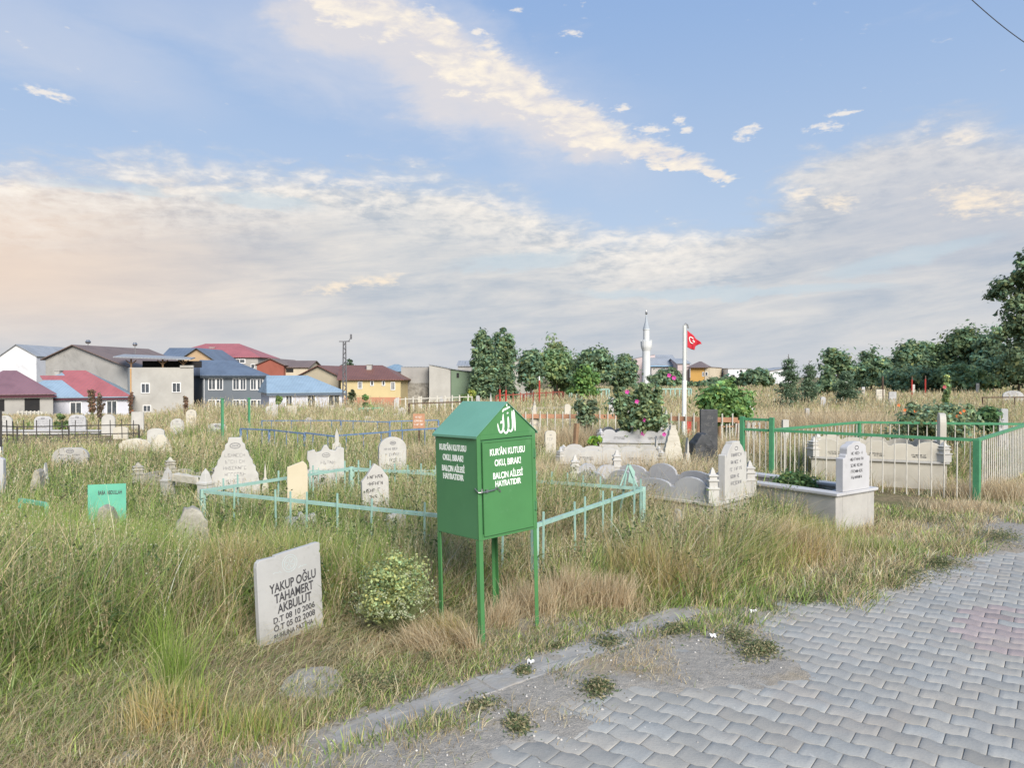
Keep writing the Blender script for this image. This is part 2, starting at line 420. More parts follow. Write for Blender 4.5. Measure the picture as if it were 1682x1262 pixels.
def build_road():
    a = R(-37); rx, ry = math.cos(a), math.sin(a); hx, hy = -ry, rx
    L, W, g = .162, .117, .0020
    # one long side: the wavy joint, period L
    prof = [(0, -.006), (.16, -.006), (.34, .008), (.50, .008), (.66, .008), (.84, -.006), (1.0, -.006)]
    def wave(u):
        u = u % 1.0
        for (a0, b0), (a1, b1) in zip(prof, prof[1:]):
            if a0 <= u <= a1: return b0 + (b1 - b0) * (u - a0) / (a1 - a0)
        return 0
    us = [0, .16, .34, .50, .66, .84, 1.0]
    V = []; Q = []; NG = []; C = []
    def outline(odd, k):
        off = .5 if odd else 0.
        pts = [(u * L, wave(u + off) - W / 2) for u in us]
        pts += [(u * L, wave(u + off) + W / 2) for u in reversed(us)]
        cx, cy = L / 2, 0
        return [(p[0] + (k if p[0] < L * .05 else -k if p[0] > L * .95 else 0), p[1] + (k if i < len(us) else -k)) for i, p in enumerate(pts)]
    O = {(o, i): outline(o, k) for o in (0, 1) for i, k in enumerate((g, g, g + .0028))}
    rr = random.Random(5); n = len(us) * 2
    for j in range(-60, 120):
        for i in range(-75, 90):
            odd = j & 1
            bx, by = (i + .5 * odd) * L, j * W
            wx, wy = 2.2 + bx * rx + by * hx, 3.6 + bx * ry + by * hy
            s = s_of(wx, wy); t = t_of(wx, wy)
            if s > -.22 or s < -5.2 or t < -3.5 or t > 13: continue
            if wy < .3 and abs(wx) > 3: continue
            tz = rr.uniform(-.0012, .0012); t1, t2 = rr.uniform(-.008, .008), rr.uniform(-.008, .008)
            base = len(V)
            for ring, dz in ((0, -.03), (1, -.0018), (2, 0)):
                for (px, py) in O[(odd, ring)]:
                    V.append((2.2 + (bx + px) * rx + (by + py) * hx, 3.6 + (bx + px) * ry + (by + py) * hy, tz + dz + (px - L / 2) * t1 + py * t2))
            for r_ in (0, 1):
                for q in range(n): Q.append((base + r_ * n + q, base + r_ * n + (q + 1) % n, base + (r_ + 1) * n + (q + 1) % n, base + (r_ + 1) * n + q))
            h = n // 2
            for q in range(h - 1): Q.append((base + 2 * n + q, base + 2 * n + q + 1, base + 3 * n - 2 - q, base + 3 * n - 1 - q))
            k = rr.uniform(.88, 1.10); warm = rr.uniform(-.012, .012)
            c = (.325 * k + warm, .322 * k, .298 * k - warm)
            dr = ((wx - 3.35) / .55) ** 2 + ((wy - 4.5) / .55) ** 2
            if dr < 1.3 and rr.random() < .85: c = (.35 * k, .29 * k, .28 * k)
            if rr.random() < .05: c = tuple(v * .82 for v in c)
            C += [c] * (3 * n)
    o = fast_mesh('road', np.array(V), np.array(Q), None, np.array(C), paver_material()); tag(o, kind='structure')
    # bedding sand below the joints and the road carried on beyond
    mb = MB(); bed = mat('joint_sand', (.24, .225, .20), (.17, .16, .145), .95, 30, bump=.5, bscale=200)
    def P(s_, t_, z): q = K0 + KD * t_ + KN * s_; return (q.x, q.y, z)
    mb.add([P(-.3, -40, -.0035), P(-.3, 120, -.0035), P(-9, 120, -.0035), P(-9, -40, -.0035)], [(0, 1, 2, 3)])
    tag(mb.build('road_bed', bed), kind='structure')
    # concrete edging flush with the soil
    con = mat('worn_concrete', (.33, .325, .31), (.26, .25, .235), .9, 5, stain=(.25, .22, .17), stain_amt=.5, bump=.4, bscale=60)
    mb = MB(); rr = random.Random(2); t = -4.0
    while t < 22:
        ln = rr.uniform(.85, 1.05)
        w = .20 + rr.uniform(-.01, .01); z = -.0035 + rr.uniform(-.005, .004) - (.05 if 2.75 < t + ln / 2 < 6.0 or t > 8.2 or t < -.3 else 0)
        sh = rr.uniform(-.03, .03)
        q = K0 + KD * (t + ln / 2) + KN * (.02 + sh)
        mb.box((q.x, q.y, z - .05 + .012), (ln - .008, w, .1), math.atan2(KD.y, KD.x) + rr.uniform(-.01, .01))
        t += ln
    tag(mb.build('kerb', con, bevel=.008, rough=.02), kind='structure')
    mb = MB()
    rr = random.Random(9); cx, cy = at(512, 3.75), 3.75
    pts = [(.155 * (1 + rr.uniform(-.12, .12)) * math.cos(i / 11 * 6.283), .20 * (1 + rr.uniform(-.12, .12)) * math.sin(i / 11 * 6.283)) for i in range(11)]
    mb.prism(pts, (cx, cy, .012), (1, .2, 0), (-.2, 1, 0), (0, 0, .05))
    o = mb.build('concrete_slab', con, bevel=.008, rough=.02, loc=(cx, cy, 0)); tag(o, 'flat worn concrete slab lying in the dirt left of the kerb', 'slab')
build_road()
# ---------------------------------------------------------------- lettering
def text_mb(mb, s, o, ux, uz, h, width=None, th=.002, sx=1., shear=0., center=True, bold=0.):
    """real text, its cap height h, laid on the plane (ux, uz) at o, standing proud by th"""
    cu = bpy.data.curves.new('t', 'FONT'); cu.body = s; cu.size = 1; cu.extrude = 0; cu.offset = bold; cu.resolution_u = 3
    ob = bpy.data.objects.new('t', cu); COL.objects.link(ob)
    dg = bpy.context.evaluated_depsgraph_get(); me = bpy.data.meshes.new_from_object(ob.evaluated_get(dg))
    bpy.data.objects.remove(ob); bpy.data.curves.remove(cu)
    co = [v.co.copy() for v in me.vertices]
    if not co: return 0
    x0, x1 = min(c.x for c in co), max(c.x for c in co)
    k = h / .73; kx = k * sx
    if width: kx = width / (x1 - x0)
    off = -(x0 + x1) / 2 if center else -x0
    o, ux, uz = Vector(o), Vector(ux), Vector(uz); nrm = ux.cross(uz).normalized()
    n = len(co)
    P = [o + ux * ((c.x + off) * kx + shear * c.y * k) + uz * (c.y * k) for c in co]
    fs = [tuple(p.vertices) for p in me.polygons]
    mb.add([p + nrm * th for p in P], fs)
    # side walls
    em = {}
    for f in fs:
        for a, b in zip(f, f[1:] + f[:1]):
            if (b, a) in em: em.pop((b, a))
            else: em[(a, b)] = 1
    base = len(mb.v) - n
    mb.v += [tuple(p - nrm * .001) for p in P]
    mb.f += [(base + a, base + n + a, base + n + b, base + b) for a, b in em]
    bpy.data.meshes.remove(me)
def glyph_row(mb, rnd, o, ux, uz, h, width, nrm_th=.002):
    """a worn row of engraved marks no longer readable: short upright and level strokes"""
    ux, uz, o = Vector(ux), Vector(uz), Vector(o); n = ux.cross(uz).normalized()
    x = -width / 2
    while x < width / 2 - h * .4:
        w = h * rnd.uniform(.5, .75)
        if rnd.random() < .14: x += h * .7; continue
        st = []
        a = rnd.random()
        st.append((0, 0, 0, h))
        if a < .35: st += [(w, 0, w, h)]
        if a < .6: st += [(0, h * .5, w, h * .5)]
        if a > .3: st += [(0, h, w, h)]
        if a > .7: st += [(0, 0, w, 0)]
        if rnd.random() < .3: st.append((0, h, w, 0))
        for (a0, b0, a1, b1) in st:
            if rnd.random() < .12: continue
            mb.bar(o + ux * (x + a0) + uz * b0 + n * nrm_th * .3, o + ux * (x + a1) + uz * b1 + n * nrm_th * .3, h * .15, nrm_th * 1.4, up=n)
        x += w + h * .28
def ribbon(mb, pts, w, o, ux, uz, th=.003):
    """brush stroke: pts (a, b, widthfactor)"""
    o, ux, uz = Vector(o), Vector(ux), Vector(uz); n = ux.cross(uz).normalized()
    P = []
    for i in range(len(pts) - 1):
        p0 = pts[max(i - 1, 0)]; p1 = pts[i]; p2 = pts[i + 1]; p3 = pts[min(i + 2, len(pts) - 1)]
        for k in range(6):
            t = k / 6
            P.append([.5 * (2 * p1[j] + (p2[j] - p0[j]) * t + (2 * p0[j] - 5 * p1[j] + 4 * p2[j] - p3[j]) * t * t + (3 * p1[j] - p0[j] - 3 * p2[j] + p3[j]) * t ** 3) for j in range(3)])
    P.append(list(pts[-1])); L = []; Rr = []
    for i, p in enumerate(P):
        a, b = P[max(i - 1, 0)], P[min(i + 1, len(P) - 1)]
        dx, dy = b[0] - a[0], b[1] - a[1]; l = math.hypot(dx, dy) or 1
        q = w * p[2] / 2
        L.append(o + ux * (p[0] - dy / l * q) + uz * (p[1] + dx / l * q) + n * th); Rr.append(o + ux * (p[0] + dy / l * q) + uz * (p[1] - dx / l * q) + n * th)
    m = len(P); B = [v - n * (th + .001) for v in L] + [v - n * (th + .001) for v in Rr]
    fs = []
    for i in range(m - 1):
        fs += [(i, i + 1, m + i + 1, m + i), (i, 2 * m + i, 2 * m + i + 1, i + 1), (m + i, m + i + 1, 3 * m + i + 1, 3 * m + i)]
    mb.add(L + Rr + B, fs)
# ---------------------------------------------------------------- materials for the made things
GREEN = mat('green_gloss_paint', (.066, .210, .072), (.058, .185, .063), .38, 3, 4, stain=(.15, .31, .16), stain_amt=.3, bump=.10, bscale=9, spec=.5, dist=.006)
GREEN_SHADE = mat('green_side_shade', (.064, .195, .085), (.056, .17, .075), .42, 2, 6, stain=(.14, .28, .16), stain_amt=.3, bump=.10, bscale=9, spec=.5, dist=.006)  # same green made darker and bluer: the side's shade is in the colour
ROOFG = mat('green_roof_sky_sheen', (.14, .33, .23), (.12, .29, .20), .22, 3, 4, stain=(.16, .30, .24), stain_amt=.2, bump=.12, bscale=6, spec=.6, dist=.01)  # paler, bluer green: reflected sky sheen put into the base colour
CHROME = mat('bare_steel', (.45, .45, .44), (.3, .29, .28), .35, 30, metal=.9)
WHITEP = mat('white_lettering', (.78, .80, .76), (.70, .73, .68), .6, 40, bump=.02)
MARBLE = mat('white_marble', (.50, .49, .455), (.41, .40, .375), .65, 3.5, 8, stain=(.30, .285, .24), stain_amt=.45, stain_scale=3, bump=.15, bscale=50, dist=.004)
MARBLEC = mat('clean_marble', (.47, .47, .475), (.40, .40, .405), .6, 2.5, 8, stain=(.28, .275, .25), stain_amt=.45, stain_scale=3, bump=.08, bscale=50, dist=.003)
MARBLEG = mat('grey_marble', (.42, .42, .42), (.33, .335, .34), .6, 2.5, 8, stain=(.24, .25, .25), stain_amt=.45, bump=.15, bscale=40, dist=.004)
MARBLEY = mat('yellowed_marble', (.55, .49, .36), (.50, .44, .31), .7, 3, 8, stain=(.40, .34, .22), stain_amt=.3, bump=.15, bscale=40, dist=.004)
LICHEN = mat('lichened_stone', (.36, .345, .30), (.24, .225, .19), .95, 9, 8, stain=(.46, .44, .35), stain_amt=.6, stain_scale=6, bump=.7, bscale=26, dist=.012)
CEMENT = mat('cement_render', (.42, .41, .38), (.33, .32, .30), .9, 4, 8, stain=(.24, .23, .20), stain_amt=.45, bump=.35, bscale=60, dist=.005)
TRAV = mat('beige_limestone', (.54, .51, .43), (.46, .43, .36), .75, 3, 8, stain=(.33, .30, .24), stain_amt=.35, bump=.15, bscale=40, dist=.004)
DARKST = mat('black_basalt', (.045, .048, .052), (.075, .078, .082), .6, 12, 8, stain=(.16, .16, .16), stain_amt=.4, bump=.4, bscale=40, dist=.006)
TEAL = mat('pale_teal_paint', (.33, .50, .43), (.25, .41, .36), .6, 9, stain=(.16, .20, .16), stain_amt=.35, stain_scale=7, bump=.15)
TEALS = mat('turquoise_sheet_paint', (.14, .46, .32), (.11, .38, .27), .6, 5, stain=(.10, .28, .20), stain_amt=.3, bump=.1)
FGREEN = mat('fence_green_paint', (.075, .27, .135), (.06, .22, .11), .45, 12, stain=(.04, .08, .05), stain_amt=.35, stain_scale=8, bump=.15)
PICKW = mat('dirty_white_paint', (.58, .56, .50), (.48, .46, .40), .6, 14, stain=(.32, .25, .16), stain_amt=.4, stain_scale=9, bump=.1)
ORANGE = mat('faded_orange_paint', (.46, .25, .15), (.38, .20, .12), .7, 10, stain=(.24, .15, .10), stain_amt=.4)
BLUE = mat('blue_paint', (.13, .22, .38), (.11, .18, .30), .6, 10, stain=(.10, .10, .12), stain_amt=.3)
RUST = mat('rusted_iron', (.12, .075, .05), (.07, .05, .04), .8, 14, stain=(.20, .11, .06), stain_amt=.4)
BLACKI = mat('black_iron', (.03, .03, .032), (.05, .045, .04), .6, 14, stain=(.10, .06, .04), stain_amt=.3)
INK = mat('black_letter_paint', (.035, .035, .04), (.08, .08, .085), .7, 60, bump=.02)
INKF = mat('faded_letter_paint', (.20, .195, .19), (.36, .355, .35), .8, 60, bump=.02)
INKG = mat('grey_letter_paint', (.13, .13, .14), (.22, .22, .23), .8, 60, bump=.02)
RED = mat('red_paint', (.50, .06, .045), (.40, .05, .04), .6, 10, bump=.05)
WOOD = mat('weathered_wood', (.30, .19, .11), (.22, .14, .08), .85, 14, bump=.3)
# ---------------------------------------------------------------- headstone outlines, (a, b) with a in [-.5, .5]*w, b from 0 to h
def arc(cx, cy, rx, ry, a0, a1, n=10):
    return [(cx + rx * math.cos(R(a0 + (a1 - a0) * i / n)), cy + ry * math.sin(R(a0 + (a1 - a0) * i / n))) for i in range(n + 1)]
def outline(kind, w, h, rnd=random):
    L, Rt = [(-w / 2, 0)], [(w / 2, 0)]
    if kind == 'round':
        r = min(w * .42, h * .5); return L + arc(0, h - r, w / 2, r, 180, 0, 16) + Rt
    if kind == 'shallow':
        r = w * .22; return L + [(-w / 2, h - r)] + arc(0, h - r, w / 2, r, 172, 8, 12) + [(w / 2, h - r)] + Rt
    if kind == 'basket':
        r = w * .30; return L + arc(-w / 2 + r, h - r, r, r, 180, 95, 6) + arc(w / 2 - r, h - r, r, r, 85, 0, 6) + Rt
    if kind == 'flat':
        return L + [(-w / 2, h)] + [(w / 2, h)] + Rt
    if kind == 'notched':      # round top with a small flat cap and shoulders
        r = w * .46
        return L + [(-w / 2, h * .78)] + [(-w * .46, h * .80)] + arc(0, h - r * 1.02, w * .44, r, 165, 115, 6) + [(-w * .17, h), (w * .17, h)] + arc(0, h - r * 1.02, w * .44, r, 65, 15, 6) + [(w * .46, h * .80), (w / 2, h * .78)] + Rt
    if kind == 'shoulder':
        return L + [(-w / 2, h * .68), (-w * .41, h * .69), (-w * .40, h * .74), (-w * .36, h * .76)] + [(-w * .36, h * .86)] + arc(-w * .14, h * .86, w * .22, h * .10, 180, 100, 5) + [(-w * .12, h), (w * .12, h)] + arc(w * .14, h * .86, w * .22, h * .10, 80, 0, 5) + [(w * .36, h * .76), (w * .40, h * .74), (w * .41, h * .69), (w / 2, h * .68)] + Rt
    if kind == 'ornate':       # tall stepped ogee with an open crown
        P = [(-.50, .0), (-.50, .42), (-.47, .48), (-.47, .53), (-.42, .57), (-.41, .63), (-.36, .66), (-.35, .71), (-.29, .76), (-.26, .82), (-.21, .85), (-.20, .91), (-.15, .935), (-.13, 1.0)]
        P2 = [(-a, b) for a, b in reversed(P)]
        return [(a * w, b * h) for a, b in P + P2]
    if kind == 'wide':
        P = [(-.5, 0), (-.5, .58), (-.44, .62), (-.45, .72), (-.50, .78), (-.49, .90), (-.30, .93), (-.26, .88), (-.14, .90), (-.06, .99), (.02, 1.0), (.10, .92), (.24, .90), (.30, .96), (.48, .94), (.48, .60), (.5, .58), (.5, 0)]
        return [(a * w, b * h) for a, b in P]
    if kind == 'pyramid':
        P = [(-.5, 0), (-.46, .22), (-.36, .34), (-.16, .88), (-.09, 1.0), (.05, 1.0), (.12, .88), (.34, .36), (.44, .22), (.5, 0)]
        return [(a * w, b * h) for a, b in P]
    if kind == 'point':
        P = [(-.5, 0), (-.5, .52), (-.36, .56), (-.34, .66), (-.17, .70), (-.15, .84), (0, 1), (.15, .84), (.17, .70), (.34, .66), (.36, .56), (.5, .52), (.5, 0)]
        return [(a * w, b * h) for a, b in P]
    if kind == 'gable':
        P = [(-.5, 0), (-.5, .80), (-.30, .86), (0, .98), (.24, .93), (.40, .86), (.5, .82), (.5, 0)]
        return [(a * w, b * h) for a, b in P]
    if kind == 'broken':
        P = [(-.5, 0), (-.5, .90), (-.485, .945), (-.46, .955), (-.45, .965), (-.24, .965), (-.225, .955), (-.21, .975), (0, .985), (.2, .99), (.36, .995), (.40, 1.0), (.48, 1.0), (.5, .99), (.5, .925), (.485, .918), (.485, .90), (.5, .895), (.5, 0)]
        return [(a * w, b * h) for a, b in P]
    if kind == 'rough':
        P = []
        for i in range(17):
            a = math.pi * (1 - i / 16); k = 1 + rnd.uniform(-.07, .07)
            P.append((.5 * w * math.cos(a) * k, h * .55 + .45 * h * math.sin(a) * k))
        return L + P + Rt
    if kind == 'slant':
        return [(-.5 * w, 0), (-.5 * w, h * .93), (.28 * w, h), (.46 * w, h * .95), (.5 * w, h * .88), (.5 * w, 0)]
def pot(kind): return kind
def head(name, label, px, py, Y, wpx, kind, m=None, yaw=44, th=.07, text=None, lines=0, ink=None, lean=0., roll=0., hmin=None, group=None, emblem=True, plinth=False, rough=0, lw=.66, ls=None, seed=1, bev=.008):
    """a headstone standing in the ground; px, py = centre and top in the photograph, Y = its distance; yaw = heading of its face line"""
    m = m or MARBLE
    x = at(px, Y); z0 = Hf(x, Y); top = zt(py, Y)
    h = max(.16, top - z0) + .12
    a = R(yaw); az = math.atan2(x, Y)
    proj = max(.45, abs(math.cos(a + az) / math.cos(az)))
    w = wpx * Y / F / proj
    base = Vector((x, Y, z0)); e = empty(name, base, label, 'gravestone' if 'sign' not in name else 'sign', group)
    ux = Vector((math.cos(a), math.sin(a), 0)); nrm = Vector((ux.y, -ux.x, 0))
    uz = (Vector((0, 0, 1)) + nrm * lean + ux * roll).normalized(); ux2 = (ux - uz * ux.dot(uz)).normalized()
    o = base - uz * .12; n2 = ux2.cross(uz)
    rnd = random.Random(seed)
    mb = MB().prism(outline(kind, w, h, rnd), o, ux2, uz, n2 * th)
    mb.build('slab', m, e, bevel=bev, rough=rough)
    if text or lines:
        ib = MB(); fo = o + n2 * (th / 2)
        if text:
            for (s, hh, ch, wd, dx, skew) in text:
                text_mb(ib, s, fo + uz * (hh * h) + ux2 * dx * w, (ux2 + uz * skew).normalized(), uz, ch * h, wd * w if wd else None, th=.0015, bold=.022)
        if lines:
            ls0, ls1 = ls or (.40, .80)
            for i in range(lines):
                b = ls1 - (ls1 - ls0) * i / max(1, lines - 1); rh = (ls1 - ls0) / max(1, lines) * .56 * h
                glyph_row(ib, rnd, fo + uz * (b * h - rh / 2), ux2, uz, rh, w * lw * rnd.uniform(.7, 1.05), .0015)
            if emblem:
                c = fo + uz * min(.9 * h, (ls1 + .12) * h); r = w * .08
                pts = [c + ux2 * r * 1.3 * math.cos(R(k * 30)) + uz * r * .7 * math.sin(R(k * 30)) for k in range(13)]
                for p, q in zip(pts, pts[1:]): ib.bar(p, q, r * .3, .003, up=n2)
                ib.bar(c - ux2 * r * .8, c + ux2 * r * .8, r * .4, .003, up=n2)
        ib.build('inscription', ink or INKG, e)
    if plinth:
        MB().box((x, Y, z0 + .02), (w * 1.25, th * 2.6, .12), a).build('plinth', m, e, bevel=.01)
    return e
# ---------------------------------------------------------------- the metal book box
def book_box():
    A = Vector((at(791, 4.27), 4.27, 0)); A.z = Hf(A.x, A.y) - .03
    roll = R(-1.3)
    lx = Vector((.735, .678, 0)).normalized(); ly = Vector((-.678, .735, 0)).normalized()
    up = Vector((math.sin(roll) * 1.0, .0, math.cos(roll))); up.normalize()
    lx = (lx - up * lx.dot(up)).normalized(); ly = up.cross(lx).normalized()
    W, D = .475, .405; z0, z1 = .66, 1.275; rise = .185
    def P(a, b, c): return A + lx * a + ly * b + up * c
    def Q(mb, pts): mb.add([P(*p) for p in pts], [(0, 1, 2, 3)])
    def lbox(mb, a0, a1, b0, b1, c0, c1):
        mb.add([P(a0, b0, c0), P(a1, b0, c0), P(a1, b1, c0), P(a0, b1, c0), P(a0, b0, c1), P(a1, b0, c1), P(a1, b1, c1), P(a0, b1, c1)],
               [(0, 3, 2, 1), (4, 5, 6, 7), (0, 1, 5, 4), (1, 2, 6, 5), (2, 3, 7, 6), (3, 0, 4, 7)])
    e = empty('donated_book_box', A, 'green painted steel box on four thin legs with white lettering and gabled lid', 'book box')
    mb = MB(); lbox(mb, .0, W, .006, D, z0, z1)
    mb.build('body', GREEN_SHADE, e, bevel=.004)
    # front frame in the lit-side copy of the green round the door, gable above it
    mb = MB(); f = .026
    lbox(mb, -.002, f, -.003, .0055, z0 - .003, z1); lbox(mb, W - f, W + .002, -.003, .0055, z0 - .003, z1)
    lbox(mb, f + .0005, W - f - .0005, -.003, .0055, z1 - .028, z1); lbox(mb, f + .0005, W - f - .0005, -.003, .0055, z0 - .003, z0 + .03)
    mb.build('front_frame', GREEN, e, bevel=.0025)
    mb = MB(); mb.add([P(0, -.002, z1 + .0005), P(W, -.002, z1 + .0005), P(W / 2, -.002, z1 + rise), P(0, .012, z1 + .0005), P(W, .012, z1 + .0005), P(W / 2, .012, z1 + rise)],
                      [(0, 1, 2), (5, 4, 3), (0, 3, 4, 1), (1, 4, 5, 2), (2, 5, 3, 0)])
    g = mb.build('gable_panel', GREEN, e)
    # the calligraphy on the gable
    mb = MB(); o = P(W * .50, -.0025, z1 + .003); ux = lx; k = .135
    def st(pts, w=.011): ribbon(mb, [(a * k, b * k, c) for a, b, c in pts], w, o, ux, up, .0012)
    st([(.50, .05, .7), (.49, .35, 1.1), (.47, .65, 1.2), (.44, .95, .9), (.43, 1.02, .2)])                         # alif
    st([(.33, .98, .3), (.34, .80, 1.1), (.36, .40, 1.2), (.34, .16, 1.1), (.24, .05, 1.0), (.13, .10, .9), (.08, .25, .8)])   # first lam
    st([(.09, .72, .3), (.09, .60, 1.1), (.10, .28, 1.2), (.06, .08, 1.1), (-.05, -.01, 1.1), (-.16, .04, .9), (-.21, .20, .8)])  # second lam
    st([(-.20, .85, .3), (-.22, .65, 1.1), (-.20, .35, 1.2), (-.25, .12, 1.1), (-.37, .03, 1.1), (-.47, .12, .9), (-.53, .32, .8), (-.55, .45, .2)])  # ha
    st([(-.37, .42, .7), (-.33, .52, 1.0), (-.28, .45, .8)], .009)
    st([(-.24, .93, .5), (-.18, 1.03, 1.0), (.0, 1.08, 1.0), (.16, 1.14, .9), (.22, 1.13, .4)], .011)               # stroke over
    st([(.03, 1.17, .6), (.02, 1.24, 1.0), (.03, 1.30, .4)], .009)
    st([(.02, .84, .5), (.06, .88, 1.0), (.11, .88, .8)], .009)
    mb.build('white_calligraphy', WHITEP, g)
    # roof: two thin slopes with a small overhang and a folded lip
    mb = MB(); ov = .012; rt = .004
    nl = (Vector((-rise, 0, W / 2))).normalized()
    for sgn in (-1, 1):
        a0 = W / 2 + sgn * (W / 2 + ov); c0 = z1 - rise * ov / (W / 2) + .002; a1, c1 = W / 2, z1 + rise + .002
        for (b0, b1) in ((-ov, D + ov),):
            pts = [P(a0, b0, c0), P(a1, b0, c1), P(a1, b1, c1), P(a0, b1, c0)]
            pts2 = [p + up * rt for p in pts]
            mb.add(pts + pts2, [(0, 1, 2, 3), (7, 6, 5, 4), (0, 4, 5, 1), (1, 5, 6, 2), (2, 6, 7, 3), (3, 7, 4, 0)])
        lbox(mb, min(a0, a0 + sgn * .002), max(a0, a0 + sgn * .002), -ov, D + ov, c0 - .010, c0 + rt)
    mb.build('roof', ROOFG, e)
    # door: raised sheet with folded rim
    d0, d1, e0, e1 = f + .006, W - f - .004, z0 + .018, z1 - .036
    mb = MB(); lbox(mb, d0, d1, -.010, -.0035, e0, e1)
    dr = mb.build('door', GREEN, e, bevel=.003)
    mb = MB()
    r_ = .010
    lbox(mb, d0, d0 + r_, -.0145, -.0105, e0, e1); lbox(mb, d1 - r_, d1, -.0145, -.0105, e0, e1)
    lbox(mb, d0 + r_ + .0005, d1 - r_ - .0005, -.0145, -.0105, e0, e0 + r_); lbox(mb, d0 + r_ + .0005, d1 - r_ - .0005, -.0145, -.0105, e1 - r_, e1)
    mb.build('door_rim', GREEN, dr, bevel=.0018)
    mb = MB()
    lines = [("KUR'ÂN KUTUSU", z1 - .125, .285, .040), ("OKU, BIRAK!", z1 - .190, .215, .040), ("BALÇIN AİLESİ", z1 - .266, .242, .038), ("HAYRATIDIR", z1 - .314, .210, .036)]
    for s, zz, wd, hh in lines:
        text_mb(mb, s, P(W * .49, -.0105, zz), lx, up, hh, wd, th=.0008, bold=.024)
    mb.build('white_lettering', WHITEP, dr)
    for zz in (z1 - .14, z0 + .145):
        mb = MB(); mb.tube([P(W - f * .45, -.010, zz - .028), P(W - f * .45, -.010, zz + .028)], .006, 8)
        lbox(mb, W - f - .006, W - f * .5, -.009, -.0065, zz - .026, zz + .026)
        mb.build('hinge', GREEN_SHADE, dr)
    # latch: bolt wrapped round the corner with a short chain
    zz = z0 + .285
    mb = MB(); mb.tube([P(.012, -.022, zz + .018), P(.008, -.024, zz), P(.03, -.024, zz - .002), P(.115, -.022, zz + .003), P(.135, -.012, zz + .012)], .0042, 8)
    mb.tube([P(-.006, .02, zz + .02), P(-.006, -.012, zz - .002), P(.012, -.024, zz - .004)], .0035, 8)
    for i in range(6):
        a = .132 + i * .006; c = zz + .012 - i * .005
        mb.tube([P(a + .004 * math.cos(R(t)), -.016, c + .006 * math.sin(R(t))) for t in range(0, 361, 60)], .0013, 5)
    lbox(mb, .045, .060, -.024, -.0105, zz - .008, zz + .01)
    mb.build('latch', CHROME, dr)
    # lettering on the left side
    mb = MB()
    for s, zz, wd, hh in [("KUR'ÂN KUTUSU", z1 - .100, .262, .038), ("OKU, BIRAK!", z1 - .162, .20, .038), ("BALÇIN AİLESİ", z1 - .228, .22, .036), ("HAYRATIDIR", z1 - .276, .20, .036)]:
        text_mb(mb, s, P(-.0005, D * .57, zz), -ly, up, hh, wd, th=.0008, bold=.024)
    mb.build('white_side_lettering', WHITEP, e)
    # legs: folded angle iron
    for (a, b, ln) in ((0, 0, 0), (W, 0, 0), (0, D, 0), (W, D, 0)):
        mb = MB(); t = .003; w = .030
        a0, a1 = (a, a + w) if a == 0 else (a - w, a); b0, b1 = (b, b + w) if b == 0 else (b - w, b)
        bb = (b0, b0 + t) if b == 0 else (b1 - t, b1); aa = (a0, a0 + t) if a == 0 else (a1 - t, a1)
        zb = (Hf(A.x + lx.x * a + ly.x * b, A.y + lx.y * a + ly.y * b) - A.z) - .10
        lbox(mb, a0, a1, bb[0], bb[1], zb, z0 - .0035)
        if b == 0: lbox(mb, aa[0], aa[1], bb[1] + .0003, b1, zb, z0 - .0035)
        else: lbox(mb, aa[0], aa[1], b0, bb[0] - .0003, zb, z0 - .0035)
        mb.build('leg', GREEN, e)
book_box()
# ---------------------------------------------------------------- headstones
GREYST = mat('rain_streaked_marble', (.43, .43, .42), (.36, .36, .35), .6, 2.2, 8, stain=(.20, .20, .17), stain_amt=.5, stain_scale=4, bump=.2, bscale=50, dist=.004)
head('headstone', 'white marble headstone with bold black lettering, nearest to the road', 477.5, 903, 4.42, 104, 'broken', GREYST, yaw=52, th=.035,
     text=[('YAKUP OĞLU', .655, .085, .74, .04, .08), ('TAHAMERT', .555, .085, .62, .05, .08), ('AKBULUT', .455, .085, .54, .05, .08), ('D.T 08 10 2006', .375, .055, .66, .04, .08), ('Ö.T 05 02 2008', .300, .055, .66, .04, .08), ('RUHUNA FATİHA', .225, .050, .62, .02, .08)],
     ink=INK, lean=-.03, roll=-.03, bev=.003)
hs = bpy.data.objects['headstone']
def crest(e, px, Y):
    mb = MB(); yw = R(52); ux = Vector((math.cos(yw), math.sin(yw), 0)); n2 = Vector((ux.y, -ux.x, 0)); uz = (Vector((0, 0, 1)) - n2 * .03 - ux * .03).normalized(); ux = (ux - uz * ux.dot(uz)).normalized(); n2 = ux.cross(uz)
    o = Vector(e.location) + n2 * .0178 + uz * .445
    for r in (.052, .038):
        pts = [o + ux * r * math.cos(R(k * 20)) + uz * r * math.sin(R(k * 20)) for k in range(19)]
        for p, q in zip(pts, pts[1:]): mb.bar(p, q, .0022, .001, up=n2)
    for k in range(6):
        a = R(k * 60 + 12); mb.bar(o + (ux * math.cos(a) + uz * math.sin(a)) * .006, o + (ux * math.cos(a + .5) + uz * math.sin(a + .5)) * .032, .002, .001, up=n2)
    for s in (-1, 1):
        for k in range(3): mb.bar(o + ux * s * (.06 + .02 * k) + uz * (-.045 + .006 * k), o + ux * s * (.078 + .02 * k) + uz * (-.03 - .004 * k), .002, .001, up=n2)
    mb.build('faded_rosette', mat('faded_teal_ink', (.38, .50, .50), (.50, .57, .57), .8, 50, bump=.02), e)
crest(hs, 477, 4.42)
head('metal_plate_sign', 'turquoise painted metal plate with handwritten black words, standing in tall grass on the left', 175, 796, 7.0, 63, 'flat', TEALS, yaw=18, th=.008,
     text=[('BABA  ABDULLAH', .85, .06, .62, .08, .0)], ink=INK, bev=0)
head('rough_fieldstone', 'small rough fieldstone in front of the turquoise metal plate', 174, 832, 6.3, 42, 'rough', LICHEN, yaw=20, th=.14, rough=.03, seed=4, bev=.02)
